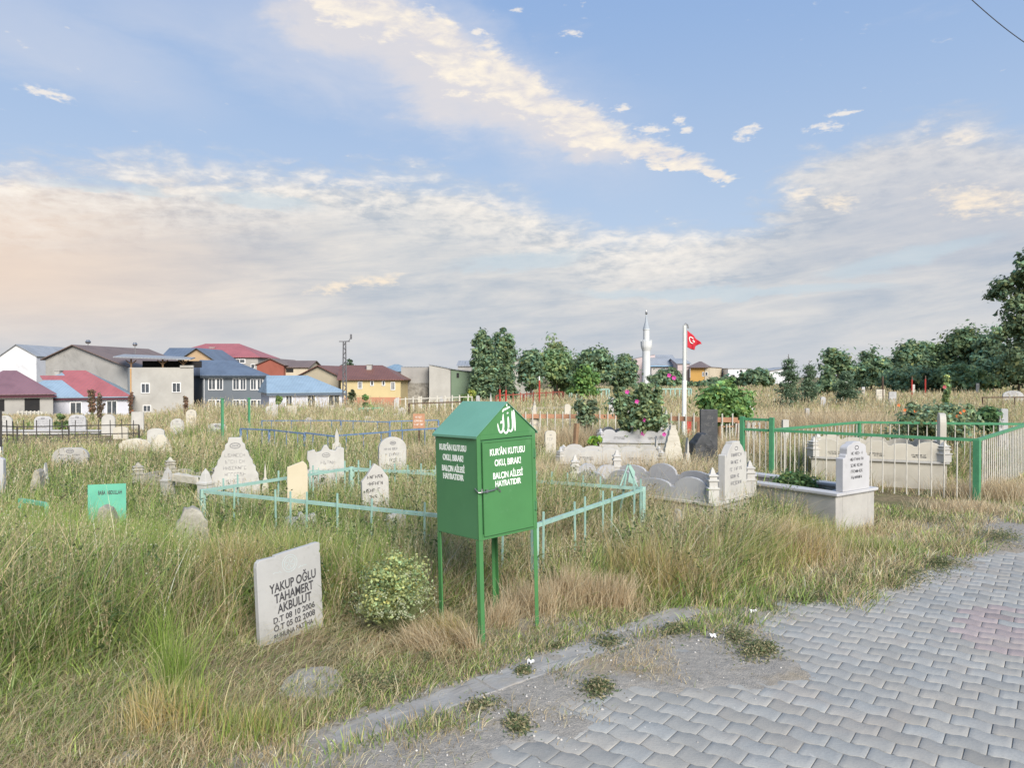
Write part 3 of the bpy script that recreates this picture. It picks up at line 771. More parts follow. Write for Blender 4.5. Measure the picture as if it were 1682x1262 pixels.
head('headstone', 'round-topped lichen covered headstone half sunk in grass, right of the turquoise plate', 314, 833, 6.0, 60, 'rough', LICHEN, yaw=25, th=.11, rough=.022, seed=8, bev=.02)
head('headstone', 'tall ornate stepped marble headstone behind the pale teal fence', 386, 719, 8.9, 82, 'ornate', MARBLE, yaw=20, th=.09, lines=7, ls=(.30, .78), lw=.45, ink=INKF, seed=5)
head('headstone', 'plain cream headstone slab with a crack, left of the tall lettered slab', 488, 758, 7.5, 34, 'slant', MARBLEY, yaw=20, th=.05, seed=6)
head('headstone', 'tall narrow pointed slab with rows of dark letters, just left of the green box', 619, 758, 6.9, 44, 'gable', MARBLE, yaw=28, th=.05, lines=7, ls=(.42, .84), lw=.7, ink=INK, emblem=False, roll=-.04, seed=7)
head('headstone', 'wide white headstone with carved scroll top, behind the cream slab', 535, 731, 9.6, 62, 'wide', MARBLE, yaw=18, th=.09, lines=3, ls=(.45, .72), lw=.6, ink=INKF, seed=9)
head('headstone', 'round-topped white headstone with black painted rows, between lettered slab and blue fence', 644, 718, 10.4, 45, 'round', MARBLE, yaw=24, th=.08, lines=4, ls=(.52, .80), lw=.7, ink=INKG, seed=10)
head('headstone', 'small pointed stepped headstone at the end of the blue rail', 553, 703, 12.5, 22, 'point', MARBLE, yaw=15, seed=11, lines=2, ls=(.3, .5), ink=INKF, emblem=False)
head('headstone', 'broad low arched headstone on the left with two worn rows of letters', 116, 736, 12.2, 60, 'basket', CEMENT, yaw=12, th=.1, lines=3, ls=(.55, .78), lw=.6, ink=INKG, seed=12)
head('headstone', 'white marble edge of a headstone cut off by the left side of the photo', -4, 752, 9.0, 22, 'shallow', MARBLEC, yaw=8, seed=13)
head('headstone', 'white round-topped headstone left of its twin on the long white wall', 71, 684, 23.0, 29, 'basket', MARBLEC, yaw=6, lines=5, ls=(.45, .85), lw=.75, ink=INKG, seed=14)
head('headstone', 'white round-topped headstone right of its twin on the long white wall', 127, 682, 23.2, 28, 'basket', MARBLEC, yaw=6, lines=5, ls=(.45, .85), lw=.75, ink=INKG, seed=15)
head('headstone', 'arched headstone beside the black post at the left edge of the photo', 8, 683, 23.0, 24, 'round', MARBLE, yaw=6, lines=4, ls=(.45, .8), ink=INKF, seed=16)
head('headstone', 'grey rounded headstone right of the pair on the white wall', 178, 681, 22.0, 22, 'round', MARBLE, yaw=6, seed=17)
head('headstone', 'low broad cream headstone nestled in tan grass, right of the white wall', 198, 701, 20.0, 24, 'shallow', TRAV, yaw=6, seed=18)
head('headstone', 'square pale headstone below the grey concrete house', 226, 677, 26.0, 20, 'flat', MARBLE, yaw=6, seed=19)
head('headstone', 'white triangular headstone slab with a blunt top, left of centre', 266, 714, 13.5, 66, 'pyramid', TRAV, yaw=10, seed=20)
head('headstone', 'long low stone left against the white triangular headstone', 222, 721, 14.0, 52, 'shallow', TRAV, yaw=10, seed=21, rough=.02)
head('headstone', 'flat-topped grey stone just above the white triangular headstone', 256, 704, 16.0, 28, 'shallow', MARBLE, yaw=10, seed=22)
head('headstone', 'mottled round headstone in brown grass, front of a pair left of the green posts', 291, 688, 19.0, 22, 'round', MARBLE, yaw=10, seed=23, lines=3, ls=(.5, .8), ink=INKF)
head('headstone', 'mottled round headstone in brown grass, rear of a pair left of the green posts', 314, 673, 24.0, 17, 'round', TRAV, yaw=10, seed=24, lines=3, ls=(.5, .8), ink=INKF)
head('headstone', 'small arched marble headstone with black letters beside the green wire posts', 356, 696, 19.0, 32, 'basket', MARBLEC, yaw=12, seed=25, lines=3, ls=(.6, .85), ink=INK)
far = [(446, 667, 34, 20, 'basket', 'cream arched headstone in front of the blue-roofed low house, left one'), (479.5, 667, 38, 16, 'flat', 'white square-topped headstone in front of the blue-roofed low house'),
       (507, 686, 27, 13, 'round', 'beige round stone low in tan grass beneath the blue-roofed house'), (513, 672, 40, 7, 'point', 'tiny dark pointed marker under the blue-roofed house windows'),
       (543, 666, 42, 10, 'flat', 'narrow pale headstone left of the street lamp pole'), (572, 670, 38, 13, 'shallow', 'little white headstone right at the foot of the street lamp pole'),
       (604, 684, 28, 12, 'shallow', 'low pinkish stone under the yellow house'), (660, 670, 33, 13, 'shoulder', 'white leaning headstone between yellow house and stone block'),
       (651, 680, 31, 16, 'shallow', 'low white footstone beside the leaning headstone under the stone block'), (689, 652, 48, 5, 'flat', 'tiny white post stone in front of the stone walled block'),
       (652, 654, 52, 5, 'flat', 'tiny white marker at the foot of the yellow house corner'), (725, 652, 50, 5, 'flat', 'tiny white marker in front of the grey garage wall'),
       (806, 645, 21, 11, 'point', 'white pointed headstone showing just above the green box roof'), (878, 656, 17, 19, 'point', 'pale pointed headstone right of the green box roof'),
       (785, 650, 44, 6, 'round', 'small grey marker at the foot of the poplars'), (1030, 672, 20, 12, 'round', 'small marker half behind the pink flowered hollyhocks'),
       (1084, 668, 22, 9, 'flat', 'pale flat stone between hollyhocks and flagpole'), (1232, 655, 26, 13, 'point', 'small white headstone right of the leafy green shrub by the flagpole'),
       (1228, 668, 20, 16, 'shallow', 'low pale stone behind the black headstone and shrub'), (1326, 671, 22, 6, 'flat', 'slim pinkish marker below the small dark pines'),
       (1352, 652, 34, 8, 'round', 'narrow white stone beneath the dark pines'), (1446, 640, 40, 14, 'flat', 'long pale stone in far grass left of the flowers'),
       (1466, 644, 36, 12, 'flat', 'grey marker beside the long pale stone in far grass'), (1500, 632, 60, 5, 'flat', 'thin pale post stone before the right-hand wood'),
       (1606, 630, 60, 5, 'flat', 'little white stone in front of the dark wood at right'), (1664, 642, 40, 34, 'shallow', 'broad grey stone at the right edge under the large tree'),
       (1418, 636, 55, 5, 'flat', 'tiny pale marker left before the right-hand wood'), (1555, 640, 45, 6, 'round', 'white marker beside the tall hollyhock before the wood'),
       (1190, 650, 34, 8, 'round', 'small pale stone under the orange apartment block'), (904, 708, 13, 18, 'basket', 'weathered pale stone in tan grass immediately right of the green box roof'),
       (1004, 653, 26, 8, 'flat', 'slim pale stone in tan grass left of the hollyhocks'), (1078, 716, 12, 9, 'point', 'thin pinkish pointed stone left of the lumpy headstone'), (1290, 690, 16, 10, 'flat', 'small pale stone behind the green gate'), (932, 664, 24, 10, 'round', 'little rounded stone under the round tree row')]
for i, (px, py, Y, wp, kd, lb) in enumerate(far):
    head('headstone', lb, px, py, Y, wp, kd, (MARBLE, TRAV, MARBLEC, MARBLE)[i % 4] if 'grey' not in lb and 'dark' not in lb else MARBLEG, yaw=8, seed=40 + i,
         lines=3 if wp > 11 else 0, ls=(.5, .8), ink=INKF)
head('headstone', 'black basalt headstone with a broken lower left side, near the flagpole', 1164, 673, 12.2, 28, 'flat', DARKST, yaw=2, th=.08, lines=5, ls=(.5, .88), lw=.5, ink=mat('dull_grey_carving', (.16, .16, .15), (.11, .11, .11), .9), seed=30)
head('rough_boulder', 'black rough boulder at the foot of the black headstone', 1152, 712, 11.8, 36, 'rough', DARKST, yaw=2, th=.35, rough=.05, seed=31, bev=.05)
head('headstone', 'weathered lumpy off-white headstone left of the black one', 1105, 699, 11.2, 34, 'ornate', TRAV, yaw=5, th=.10, rough=.02, seed=32)
head('headstone', 'pale tapered obelisk stone behind the lumpy headstone under the orange rail', 1094, 671, 15.5, 17, 'point', MARBLE, yaw=5, seed=33)
head('headstone', 'weathered short marble pillar with a knob between lumpy and black headstones', 1129, 719, 11.4, 10, 'point', MARBLE, yaw=5, th=.10, seed=34)
head('headstone', 'small triangular cement stone in front of the scalloped marble grave', 1115, 838, 7.0, 30, 'pyramid', CEMENT, yaw=20, th=.08, rough=.015, seed=35)
head('headstone', 'narrow grey slab with dark letters behind the right fence', 1646, 672, 13.5, 15, 'flat', MARBLEG, yaw=0, th=.1, lines=5, ls=(.3, .85), ink=INK, emblem=False, seed=36)
head('headstone', 'pointed small pale stone under the broad arched one at far left', 74, 760, 9.6, 12, 'point', MARBLE, yaw=8, seed=37)
head('rough_fieldstone', 'squat brownish fieldstone in the grass at far left', 62, 770, 9.2, 16, 'rough', LICHEN, yaw=8, th=.15, rough=.03, seed=38)
head('headstone', 'slim ribbed marble side pillar right of the ornate headstone', 435, 760, 9.2, 11, 'point', TRAV, yaw=20, th=.1, seed=39)
head('headstone', 'low marble block with broken top at the foot of the cream slab', 494, 842, 6.7, 52, 'wide', MARBLE, yaw=20, th=.10, rough=.015, seed=61)
head('headstone', 'white marble shard at the foot of the tall lettered slab', 650, 842, 6.35, 30, 'broken', MARBLEC, yaw=30, th=.05, seed=62)
def orange_sign():
    x, Y = at(688, 15), 15.; z = Hf(x, Y); e = empty('orange_sign', (x, Y, z), 'small orange notice plate with white rows at the end of the blue fence', 'sign')
    MB().box((x, Y, zt(692, Y)), (.24, .012, .30), R(5)).build('plate', ORANGE, e, bevel=.003)
    mb = MB(); rnd = random.Random(3)
    for k in range(3): glyph_row(mb, rnd, (x, Y - .0085 - .0, zt(698.5 - k * 6, Y) - .01), (math.cos(R(5)), math.sin(R(5)), 0), (0, 0, 1), .035, .17, .002)
    mb.build('faded_white_marks', WHITEP, e)
    MB().box((x, Y + .03, (z + zt(682, Y)) / 2 - .05), (.03, .03, zt(682, Y) - z)).build('post', RUST, e)
orange_sign()
# ---------------------------------------------------------------- built graves
def scallop(n, L, h, hb, big=True):
    """a low panel whose top runs in arches: list of (a, b) from left foot to right foot"""
    P = [(0, 0), (0, hb)]; w = L / n
    for i in range(n):
        r = w * (.5 if i % 2 == 0 or not big else .32)
        P += arc(w * (i + .5), hb, w * .44, h - hb if (i % 2 == 0 or not big) else (h - hb) * .55, 180, 0, 8)
    return P + [(L, hb), (L, 0)]
def pillar(mb, c, w, h, a, ball=True):
    q = w / 2 * 1.414; s = a - math.pi / 4
    prof = [(q, 0), (q, h * .38), (q * 1.15, h * .38), (q * 1.15, h * .43), (q * .8, h * .44), (q * .8, h * .60), (q * 1.0, h * .61), (q * 1.0, h * .66), (q * .72, h * .67), (q * .72, h * .74), (q * .9, h * .75), (q * .9, h * .79), (q * .5, h * .82), (q * .36, h * .90), (q * .1, h)]
    mb.lathe(c, prof, 4, sq=s + 1e-6)
def tomb(label, P0, ang, L, W, bh, panel_h, stone=None, mbase=None, mpanel=None, mpil=None, panels='scallop', npan=3, pil=(.10, .34), bh2=None, name='built_grave', cap=True, lines_=0, group=None, fill=True):
    """P0 = near corner at the head end; the grave runs L along ang, and W away to the back"""
    d = Vector((math.cos(R(ang)), math.sin(R(ang)), 0)); b = Vector((-d.y, d.x, 0))
    if b.y < 0: b = -b
    P0 = Vector((P0[0], P0[1], 0)); z = min(Hf(P0.x, P0.y), Hf((P0 + d * L).x, (P0 + d * L).y)); P0.z = z
    mbase = mbase or CEMENT; mpanel = mpanel or MARBLEG; mpil = mpil or MARBLE
    e = empty(name, P0, label, 'grave', 'built stone graves'); up = Vector((0, 0, 1)); t = .09
    def Q(a, b_, c): return P0 + d * a + b * b_ + up * c
    def ring(mb, o, c0, c1, th):
        def slab(a0, a1, b0, b1):
            mb.add([Q(a0, b0, c0), Q(a1, b0, c0), Q(a1, b1, c0), Q(a0, b1, c0), Q(a0, b0, c1), Q(a1, b0, c1), Q(a1, b1, c1), Q(a0, b1, c1)], [(0, 3, 2, 1), (4, 5, 6, 7), (0, 1, 5, 4), (1, 2, 6, 5), (2, 3, 7, 6), (3, 0, 4, 7)])
        slab(-o, L + o, -o, th); slab(-o, L + o, W - th, W + o); slab(-o, th, th + .0005, W - th - .0005); slab(L - th, L + o, th + .0005, W - th - .0005)
    mb = MB(); ring(mb, 0, -.15, bh - .0305, t + .03); mb.build('base', mbase, e, bevel=.006)
    mb = MB(); ring(mb, .03, bh - .03, bh, t + .05); mb.build('ledge', mpil, e, bevel=.006)
    if fill:
        mb = MB(); mb.add([Q(t, t, bh - .07), Q(L - t, t, bh - .07), Q(L - t, W - t, bh - .07), Q(t, W - t, bh - .07)], [(0, 1, 2, 3)])
        mb.build('soil_bed', mat('grave_soil', (.14, .10, .06), (.22, .17, .10), .95, 12, bump=.6), e)
    if panel_h:
        for (o, dr, ln, th_) in ((Q(.06, .03, bh + .0005), d, L - .12, b * .04), (Q(.06, W - .03, bh + .0005), d, L - .12, b * .04), (Q(L - .03, .07, bh + .0005), b, W - .14, d * .04)):
            n = npan if ln > 1.0 else max(1, npan // 2)
            MB().prism(scallop(n, ln, panel_h, panel_h * (.74 if npan == 5 else .5)), o, dr, up, th_).build('side_panel', mpanel, e, bevel=.004)
    if lines_:
        mb = MB(); rnd = random.Random(4)
        for k in range(lines_):
            c = Q(.06 + (L - .12) * (k + .5) / lines_, .0095, bh + panel_h * .16)
            for r in range(2): glyph_row(mb, rnd, c + up * (r * .028), -d if d.x < 0 else d, up, .018, .20, .002)
        mb.build('inscription', INK, e)
    if pil:
        for (a, b_) in ((.04, .03), (.04, W - .03), (L - .03, .03), (L - .03, W - .03)):
            mb = MB(); pillar(mb, Q(a, b_, bh + .001), pil[0], pil[1], R(ang)); mb.build('pillar', mpil, e, bevel=.004)
    if stone:
        kind, sw, sh, ms, th, nl, ink = stone
        mb = MB().prism(outline(kind, sw, sh), Q(.03, W * .5, bh + .001), b if b.x > 0 else -b, up, d * th); h_ = mb.build('headstone', ms, e, bevel=.006)
        ib = MB(); rnd = random.Random(int(P0.x * 100)); bb = b if b.x > 0 else -b; n2 = bb.cross(up)
        fo = Q(.03, W * .5, bh) + n2 * (th / 2)
        for i in range(nl):
            rh = sh * .055; glyph_row(ib, rnd, fo + up * (sh * (.74 - .62 * i / nl)), bb, up, rh, sw * rnd.uniform(.36, .58), .002)
        c = fo + up * sh * .88
        for k in range(8):
            a0, a1 = R(k * 45), R(k * 45 + 45); ib.bar(c + bb * .035 * math.cos(a0) + up * .02 * math.sin(a0), c + bb * .035 * math.cos(a1) + up * .02 * math.sin(a1), .007, .003, up=n2)
        if nl: ib.build('inscription', ink, h_)
    return e
# scalloped marble grave right of the teal fence
tomb('grave with scalloped grey marble sides, knobbed pillars and white headstone beside the teal fence', (2.06, 7.42), 137, 1.85, .92, .30, .24, stone=('notched', .50, .60, MARBLE, .08, 5, INKG), mbase=CEMENT, mpanel=MARBLEG, mpil=MARBLE, npan=4, pil=(.11, .36))
# square marble grave with stepped headstone
tomb('low marble box grave with stepped pale-blue headstone, between teal fence and green fence', (3.25, 7.32), 125, 1.5, .72, .42, 0, stone=('shoulder', .50, .50, MARBLEC, .08, 5, INK), mbase=CEMENT, mpil=MARBLEC, pil=None)
# cream grave inside the right fence
tomb('large cream stone grave with arched panels and square pillars inside the green fence', (6.05, 10.15), 154, 1.75, .95, .40, .27, stone=('basket', .52, .66, TRAV, .08, 5, INKF), mbase=TRAV, mpanel=TRAV, mpil=MARBLE, npan=5, pil=(.14, .28), lines_=3)
# two white cribs in the middle
tomb('white marble grave with scalloped sides half buried in tan grass, right of the green box', (2.15, 10.3), 172, 1.5, .7, .36, .20, mbase=MARBLE, mpanel=MARBLE, mpil=MARBLE, npan=5, pil=(.10, .19), lines_=2)
tomb('white marble grave with fluted sides further back, behind the wooden stake', (2.95, 13.3), 174, 1.35, .7, .40, .22, mbase=MARBLE, mpanel=MARBLEC, mpil=MARBLEC, npan=5, pil=(.12, .20), lines_=2)
# grey cement grave at left
tomb('dark cement grave surround with posts sunk in the grass, left of the ornate headstone', (-3.75, 9.35), 168, 1.25, .7, .20, .10, mbase=LICHEN, mpanel=LICHEN, mpil=LICHEN, npan=3, pil=(.14, .26))
# long white kerb wall with the pair
def white_wall():
    e = empty('marble_grave_wall', (at(80, 22.6), 22.6, Hf(at(80, 22.6), 22.6)), 'long low white marble wall carrying a pair of round headstones at far left', 'grave wall')
    x0, x1 = at(-40, 22.6), at(163, 22.6); z = zt(709, 22.6)
    MB().box(((x0 + x1) / 2, 22.6, z - .30), (x1 - x0, .10, .60), R(1)).build('wall_panel', MARBLEC, e, bevel=.01)
    MB().box(((x0 + x1) / 2, 22.6, z + .021), (x1 - x0 + .1, .2, .04), R(1)).build('coping', MARBLEC, e, bevel=.008)
white_wall()
def marker_post(label, px, py, Y, w, m=MARBLE):
    x = at(px, Y); z = Hf(x, Y); h = zt(py, Y) - z
    e = empty('grave_marker', (x, Y, z), label, 'grave marker')
    mb = MB(); q = w * .707
    mb.lathe((x, Y, z - .1), [(q, 0), (q, h * .62 + .1), (q * 1.12, h * .63 + .1), (q * 1.12, h * .68 + .1), (q * .8, h * .70 + .1), (q * .5, h * .88 + .1), (q * .05, h + .1)], 4, sq=R(-25))
    mb.build('shaft', m, e, bevel=.006)
marker_post('pointed square marble post left of the ornate headstone', 337, 770, 8.6, .13)
marker_post('short pointed post beside the dark cement grave', 275, 768, 9.0, .12, CEMENT)
def beams():
    x0, x1 = at(284, 8.9), at(330, 8.7); z = zt(787, 8.8)
    o = MB().bar((x0, 8.95, z), (x1, 8.7, z - .01), .10, .09).build('stone_beam', TRAV, bevel=.01, loc=(x0, 8.9, z), rough=.02)
    tag(o, 'horizontal cream stone beam between two pointed posts at left', 'stone beam')
beams()
# ---------------------------------------------------------------- fences
def fence(label, pts, top, rail_m, bar_m, sp=.14, over=.0, rails=(0,), post_m=None, post_w=.05, rail_w=.04, bar_w=.014, posts=None, name='metal_fence', closed=False, sag=0, jitter=0, seed=1, posth=.0, barlow=.08, roundbar=False, flat_rail=None, skip=0.):
    """pts: (x, y) corners; top: height of the rail above ground (world z list or number above ground)"""
    rnd = random.Random(seed); post_m = post_m or rail_m
    P = [Vector((x, y, 0)) for x, y in pts]
    if closed: P.append(P[0])
    z0 = Hf(P[0].x, P[0].y); e = empty(name, (P[0].x, P[0].y, z0), label, 'fence', 'fences round the grave plots')
    tz = [(Hf(p.x, p.y) + top) for p in P]
    for i in range(len(P) - 1):
        a, b = P[i], P[i + 1]; ln = (b - a).length; d = (b - a).normalized()
        for r in rails:
            A = Vector((a.x, a.y, tz[i] - r)); B = Vector((b.x, b.y, tz[i + 1] - r))
            o = rnd.uniform(-jitter, jitter)
            MB().bar(A, B + Vector((0, 0, o)), rail_w, flat_rail or rail_w).build('rail', rail_m, e)
        mb = MB(); n = max(1, int(ln / sp))
        for k in range(n):
            if rnd.random() < skip: continue
            f = (k + .5) / n; q = a.lerp(b, f); zt_ = tz[i] + (tz[i + 1] - tz[i]) * f
            g = Hf(q.x, q.y); ov = over * rnd.uniform(.8, 1.1) if over else -rail_w * .3
            t1 = Vector((rnd.uniform(-1, 1), rnd.uniform(-1, 1), 0)) * jitter
            nn = Vector((d.y, -d.x, 0)) * ((rail_w + bar_w) / 2 + .0005 if over else 0)
            if roundbar: mb.tube([Vector((q.x, q.y, g + barlow)) + nn, Vector((q.x, q.y, zt_ + ov)) + t1 + nn], bar_w / 2, 6)
            else: mb.bar(Vector((q.x, q.y, g + barlow)) + nn, Vector((q.x, q.y, zt_ + ov)) + t1 + nn, bar_w, up=tuple(d))
        mb.build('bars', bar_m, e)
    for i, p in enumerate(P[:-1] if closed else P):
        if posts is not None and i not in posts: continue
        MB().box((p.x, p.y, (tz[i] + posth + Hf(p.x, p.y) - .12) / 2), (post_w, post_w, tz[i] + posth - Hf(p.x, p.y) + .12), R(40)).build('post', post_m, e, bevel=.003)
    return e
fence('pale teal iron fence round a plot directly behind the green box', [(.165, 5.28), (1.27, 7.1), (-1.9, 8.62), (-2.9, 6.84)], .50, TEAL, TEAL, sp=.17, skip=.40, over=.10, post_w=.045, rail_w=.028, bar_w=.012, closed=True, jitter=.012, seed=3, posth=.02)
def teal_ornament():
    x, y = 1.17, 7.22; z = Hf(x, y); e = empty('fence_ornament', (x, y, z), 'broken teal triangular gate top standing above the fence corner', 'gate ornament')
    mb = MB(); zz = zt(800, 7.2)
    mb.bar((x - .10, y, zz), (x - .02, y, zz + .22), .013); mb.bar((x + .07, y, zz), (x - .02, y, zz + .22), .013)
    mb.bar((x - .12, y, zz - .4), (x - .04, y, zz + .13), .016)
    mb.build('bent_frame', TEAL, e)
    MB().prism([(-.02, .02), (.03, 0), (.05, .12), (-.0, .2)], (x, y + .01, zz + .02), (1, 0, 0), (0, 0, 1), (0, .008, 0)).build('scrap_plate', TEAL, e)
teal_ornament()
fence('thin pale teal wire fence behind the lettered slabs', [(-2.55, 9.2), (-1.0, 9.3), (-.2, 9.6)], .40, TEAL, TEAL, sp=.2, over=.04, rail_w=.018, bar_w=.01, post_w=.02, seed=5)
fence('short teal rail in tall grass at far left', [(at(32, 7.2), 7.2), (at(75, 6.9), 6.9)], .36, TEALS, TEALS, sp=.5, rail_w=.035, post_w=.035, seed=6)
# green and white fence at right
K, G, B_, R_ = (5.88, 9.23), (3.78, 10.72), (6.05, 12.75), (8.55, 12.1)
fence('green framed fence with thin white pickets round the cream grave at right', [K, G, B_, R_], .80, FGREEN, PICKW, sp=.138, rails=(0,), post_w=.075, rail_w=.038, bar_w=.016, closed=True, roundbar=True, posts=(0, 2, 3), barlow=.02, seed=7)
def gate():
    a, b = Vector((3.46, 10.97, 0)), Vector((3.80, 10.68, 0)); z = Hf(a.x, a.y)
    e = empty('metal_gate', (a.x, a.y, z), 'narrow green gate panel taller than the white picket fence beside it', 'gate')
    for p in (a, b): MB().box((p.x, p.y, z + .44), (.062, .062, 1.10), R(-42)).build('post', FGREEN, e, bevel=.003)
    for zz in (.955, .80): MB().bar(a + Vector((0, 0, z + zz)), b + Vector((0, 0, z + zz)), .036).build('rail', FGREEN, e)
    mb = MB()
    for k in range(4):
        q = a.lerp(b, (k + 1) / 5); mb.tube([q + Vector((0, 0, z + .02)), q + Vector((0, 0, z + .935))], .008, 6)
    mb.build('pickets', PICKW, e)
gate()
fence('long orange-railed fence with pale pickets across the middle', [(at(858, 17), 17), (at(1030, 16.5), 16.5), (at(1148, 15.3), 15.3), (at(1212, 15.0), 15.0)], .70, ORANGE, PICKW, sp=.17, over=.13, rail_w=.06, bar_w=.024, post_w=.05, seed=8, jitter=.01, flat_rail=.10)
fence('pale picket fence with crooked slats behind the black headstone', [(at(1182, 14.2), 14.2), (at(1250, 14.8), 14.8)], .62, WOOD, PICKW, sp=.10, over=.05, rail_w=.03, bar_w=.022, post_w=.04, seed=18, jitter=.04)
fence('near blue rail fence across the left middle', [(at(395, 15), 15.0), (at(455, 15), 14.5), (at(500, 13.4), 13.4), (at(552, 12.9), 12.9), (at(640, 14.1), 14.1), (at(716, 15), 15.0)], .55, BLUE, BLUE, sp=.42, rail_w=.026, bar_w=.014, post_w=.04, seed=9, jitter=.02)
fence('far blue rail fence behind the near blue one', [(at(430, 19), 19.0), (at(560, 18.4), 18.4), (at(640, 18), 18.0), (at(720, 18.4), 18.4)], .55, BLUE, BLUE, sp=.5, rail_w=.024, bar_w=.014, post_w=.035, seed=10, jitter=.02)
fence('low black spiked fence before the white wall at left', [(at(-30, 19), 19.0), (at(62, 19), 18.2), (at(128, 19), 18.6), (at(215, 19), 19.4)], .42, BLACKI, BLACKI, sp=.24, over=.16, rails=(0, .22), rail_w=.025, bar_w=.02, post_w=.035, seed=11, jitter=.01)
fence('dark brown iron fence in front of the grey garages', [(at(672, 30), 30.0), (at(770, 30), 30.0), (at(772, 26), 26.0)], .78, RUST, RUST, sp=.42, rail_w=.05, bar_w=.02, post_w=.06, seed=12, jitter=.03)
fence('tall picket fence of pale stakes behind the dark iron fence', [(at(648, 36), 36.0), (at(775, 36), 36.0)], .95, PICKW, PICKW, sp=.36, over=.1, rail_w=.04, bar_w=.06, post_w=.05, seed=13, jitter=.04)
fence('small teal railing in front of the yellow house', [(at(590, 38), 38.0), (at(628, 38), 38.0)], .55, TEALS, TEALS, sp=.3, rail_w=.06, bar_w=.03, post_w=.08, seed=14, jitter=.03)
fence('turquoise railing in front of the round trees', [(at(935, 48), 48.0), (at(1000, 48), 48.0)], .9, TEAL, TEAL, sp=.3, rail_w=.08, bar_w=.08, post_w=.1, seed=15)
fence('turquoise railing between hollyhocks and flagpole', [(at(1075, 50), 50.0), (at(1135, 50), 50.0)], .8, TEAL, TEAL, sp=.3, rail_w=.08, bar_w=.08, post_w=.1, seed=16)
fence('far reddish picket fence at the foot of the poplars', [(at(815, 46), 46.0), (at(860, 46), 46.0), (at(925, 45), 45.0)], .85, mat('dull_red_paint', (.32, .09, .06), (.24, .07, .05), .8, 10), mat('dull_red_paint', (.3, .1, .1)), sp=.4, over=.12, rail_w=.06, bar_w=.06, post_w=.1, seed=17, jitter=.03)
fence('white picket fence under the dark garage opening at far left', [(at(28, 52), 52.0), (at(68, 52), 52.0)], .5, PICKW, PICKW, sp=.26, over=.1, rail_w=.06, bar_w=.09, post_w=.1, seed=19)
fence('thin rust-brown pipe fence in far grass at the right edge', [(at(1614, 30), 30.0), (at(1720, 30), 30.0)], .75, RUST, RUST, sp=3., rail_w=.045, bar_w=.03, post_w=.05, seed=20)
fence('brown wire fence along the grass behind the orange flowers', [(at(1262, 24), 24.0), (at(1400, 24), 24.0), (at(1600, 24), 24.0)], .42, RUST, RUST, sp=2.5, rail_w=.02, bar_w=.02, post_w=.03, seed=21)
fence('grey low kerb rail in the far tan field', [(at(860, 34), 34.0), (at(965, 34), 34.0)], .28, CEMENT, CEMENT, sp=8, rail_w=.10, bar_w=.05, post_w=.1, seed=22)
fence('sagging brown rail in the tan grass beneath the blue-roofed house', [(at(405, 26), 26.0), (at(470, 25), 25.0), (at(565, 26), 26.0)], .22, WOOD, WOOD, sp=3, rail_w=.05, bar_w=.03, post_w=.05, seed=23, jitter=.03)
def post(name, label, cat, px, pytop, Y, w, m, lean=0, round_=False, extra=None):
    x = at(px, Y); z = Hf(x, Y); zt_ = zt(pytop, Y); e = empty(name, (x, Y, z), label, cat)
    mb = MB()
    if round_: mb.tube([(x, Y, z - .2), (x + lean, Y, zt_)], w / 2, 10)
    else: mb.bar((x, Y, z - .2), (x + lean, Y, zt_), w)
    mb.build('shaft', m, e)
    return e, x, z, zt_
def posts():
    for px, pt, Y, lb in ((365, 656, 16, 'left green wire fence post below the grey-blue house'), (409, 655, 19, 'right green wire fence post below the grey-blue house')):
        e, x, z, zt_ = post('wire_fence_post', lb, 'fence post', px, pt, Y, .05, FGREEN)
        MB().box((x, Y, zt_ + .01), (.07, .07, .02)).build('cap', FGREEN, e)
    e, x, z, zt_ = post('wooden_stake', 'brown leaning wooden stake between the orange fence and the white graves', 'stake', 941, 696, 11.6, .06, WOOD, .06)
    MB().box((x + .06, 11.6, zt_ - .04), (.085, .02, .03)).build('nailed_cleat', WOOD, e)
    e, x, z, zt_ = post('black_post', 'black and white post at the left edge of the photo', 'post', -1, 675, 12, .06, BLACKI)
    MB().box((x, 12, z + .3), (.064, .064, .25)).build('white_band', WHITEP, e)
    # red tipped stakes
    for px, pt, Y, lb in ((886, 625, 44, 'white and red tipped stake left of the round trees'), (821, 640, 42, 'left one of two red stakes at the poplars'), (831, 641, 42, 'right one of two red stakes at the poplars'),
                          (1498, 624, 50, 'thin red stake before the right-hand wood'), (1520, 623, 52, 'second thin red stake before the right-hand wood'), (1450, 626, 40, 'brown bare stake before the right-hand wood')):
        e, x, z, zt_ = post('marker_stake', lb, 'stake', px, pt, Y, .07, RED if 'red' in lb else RUST)
        MB().box((x, Y, zt_ + .12), (.06, .06, .24)).build('tip', WHITEP if 'white' in lb else RUST, e)
posts()
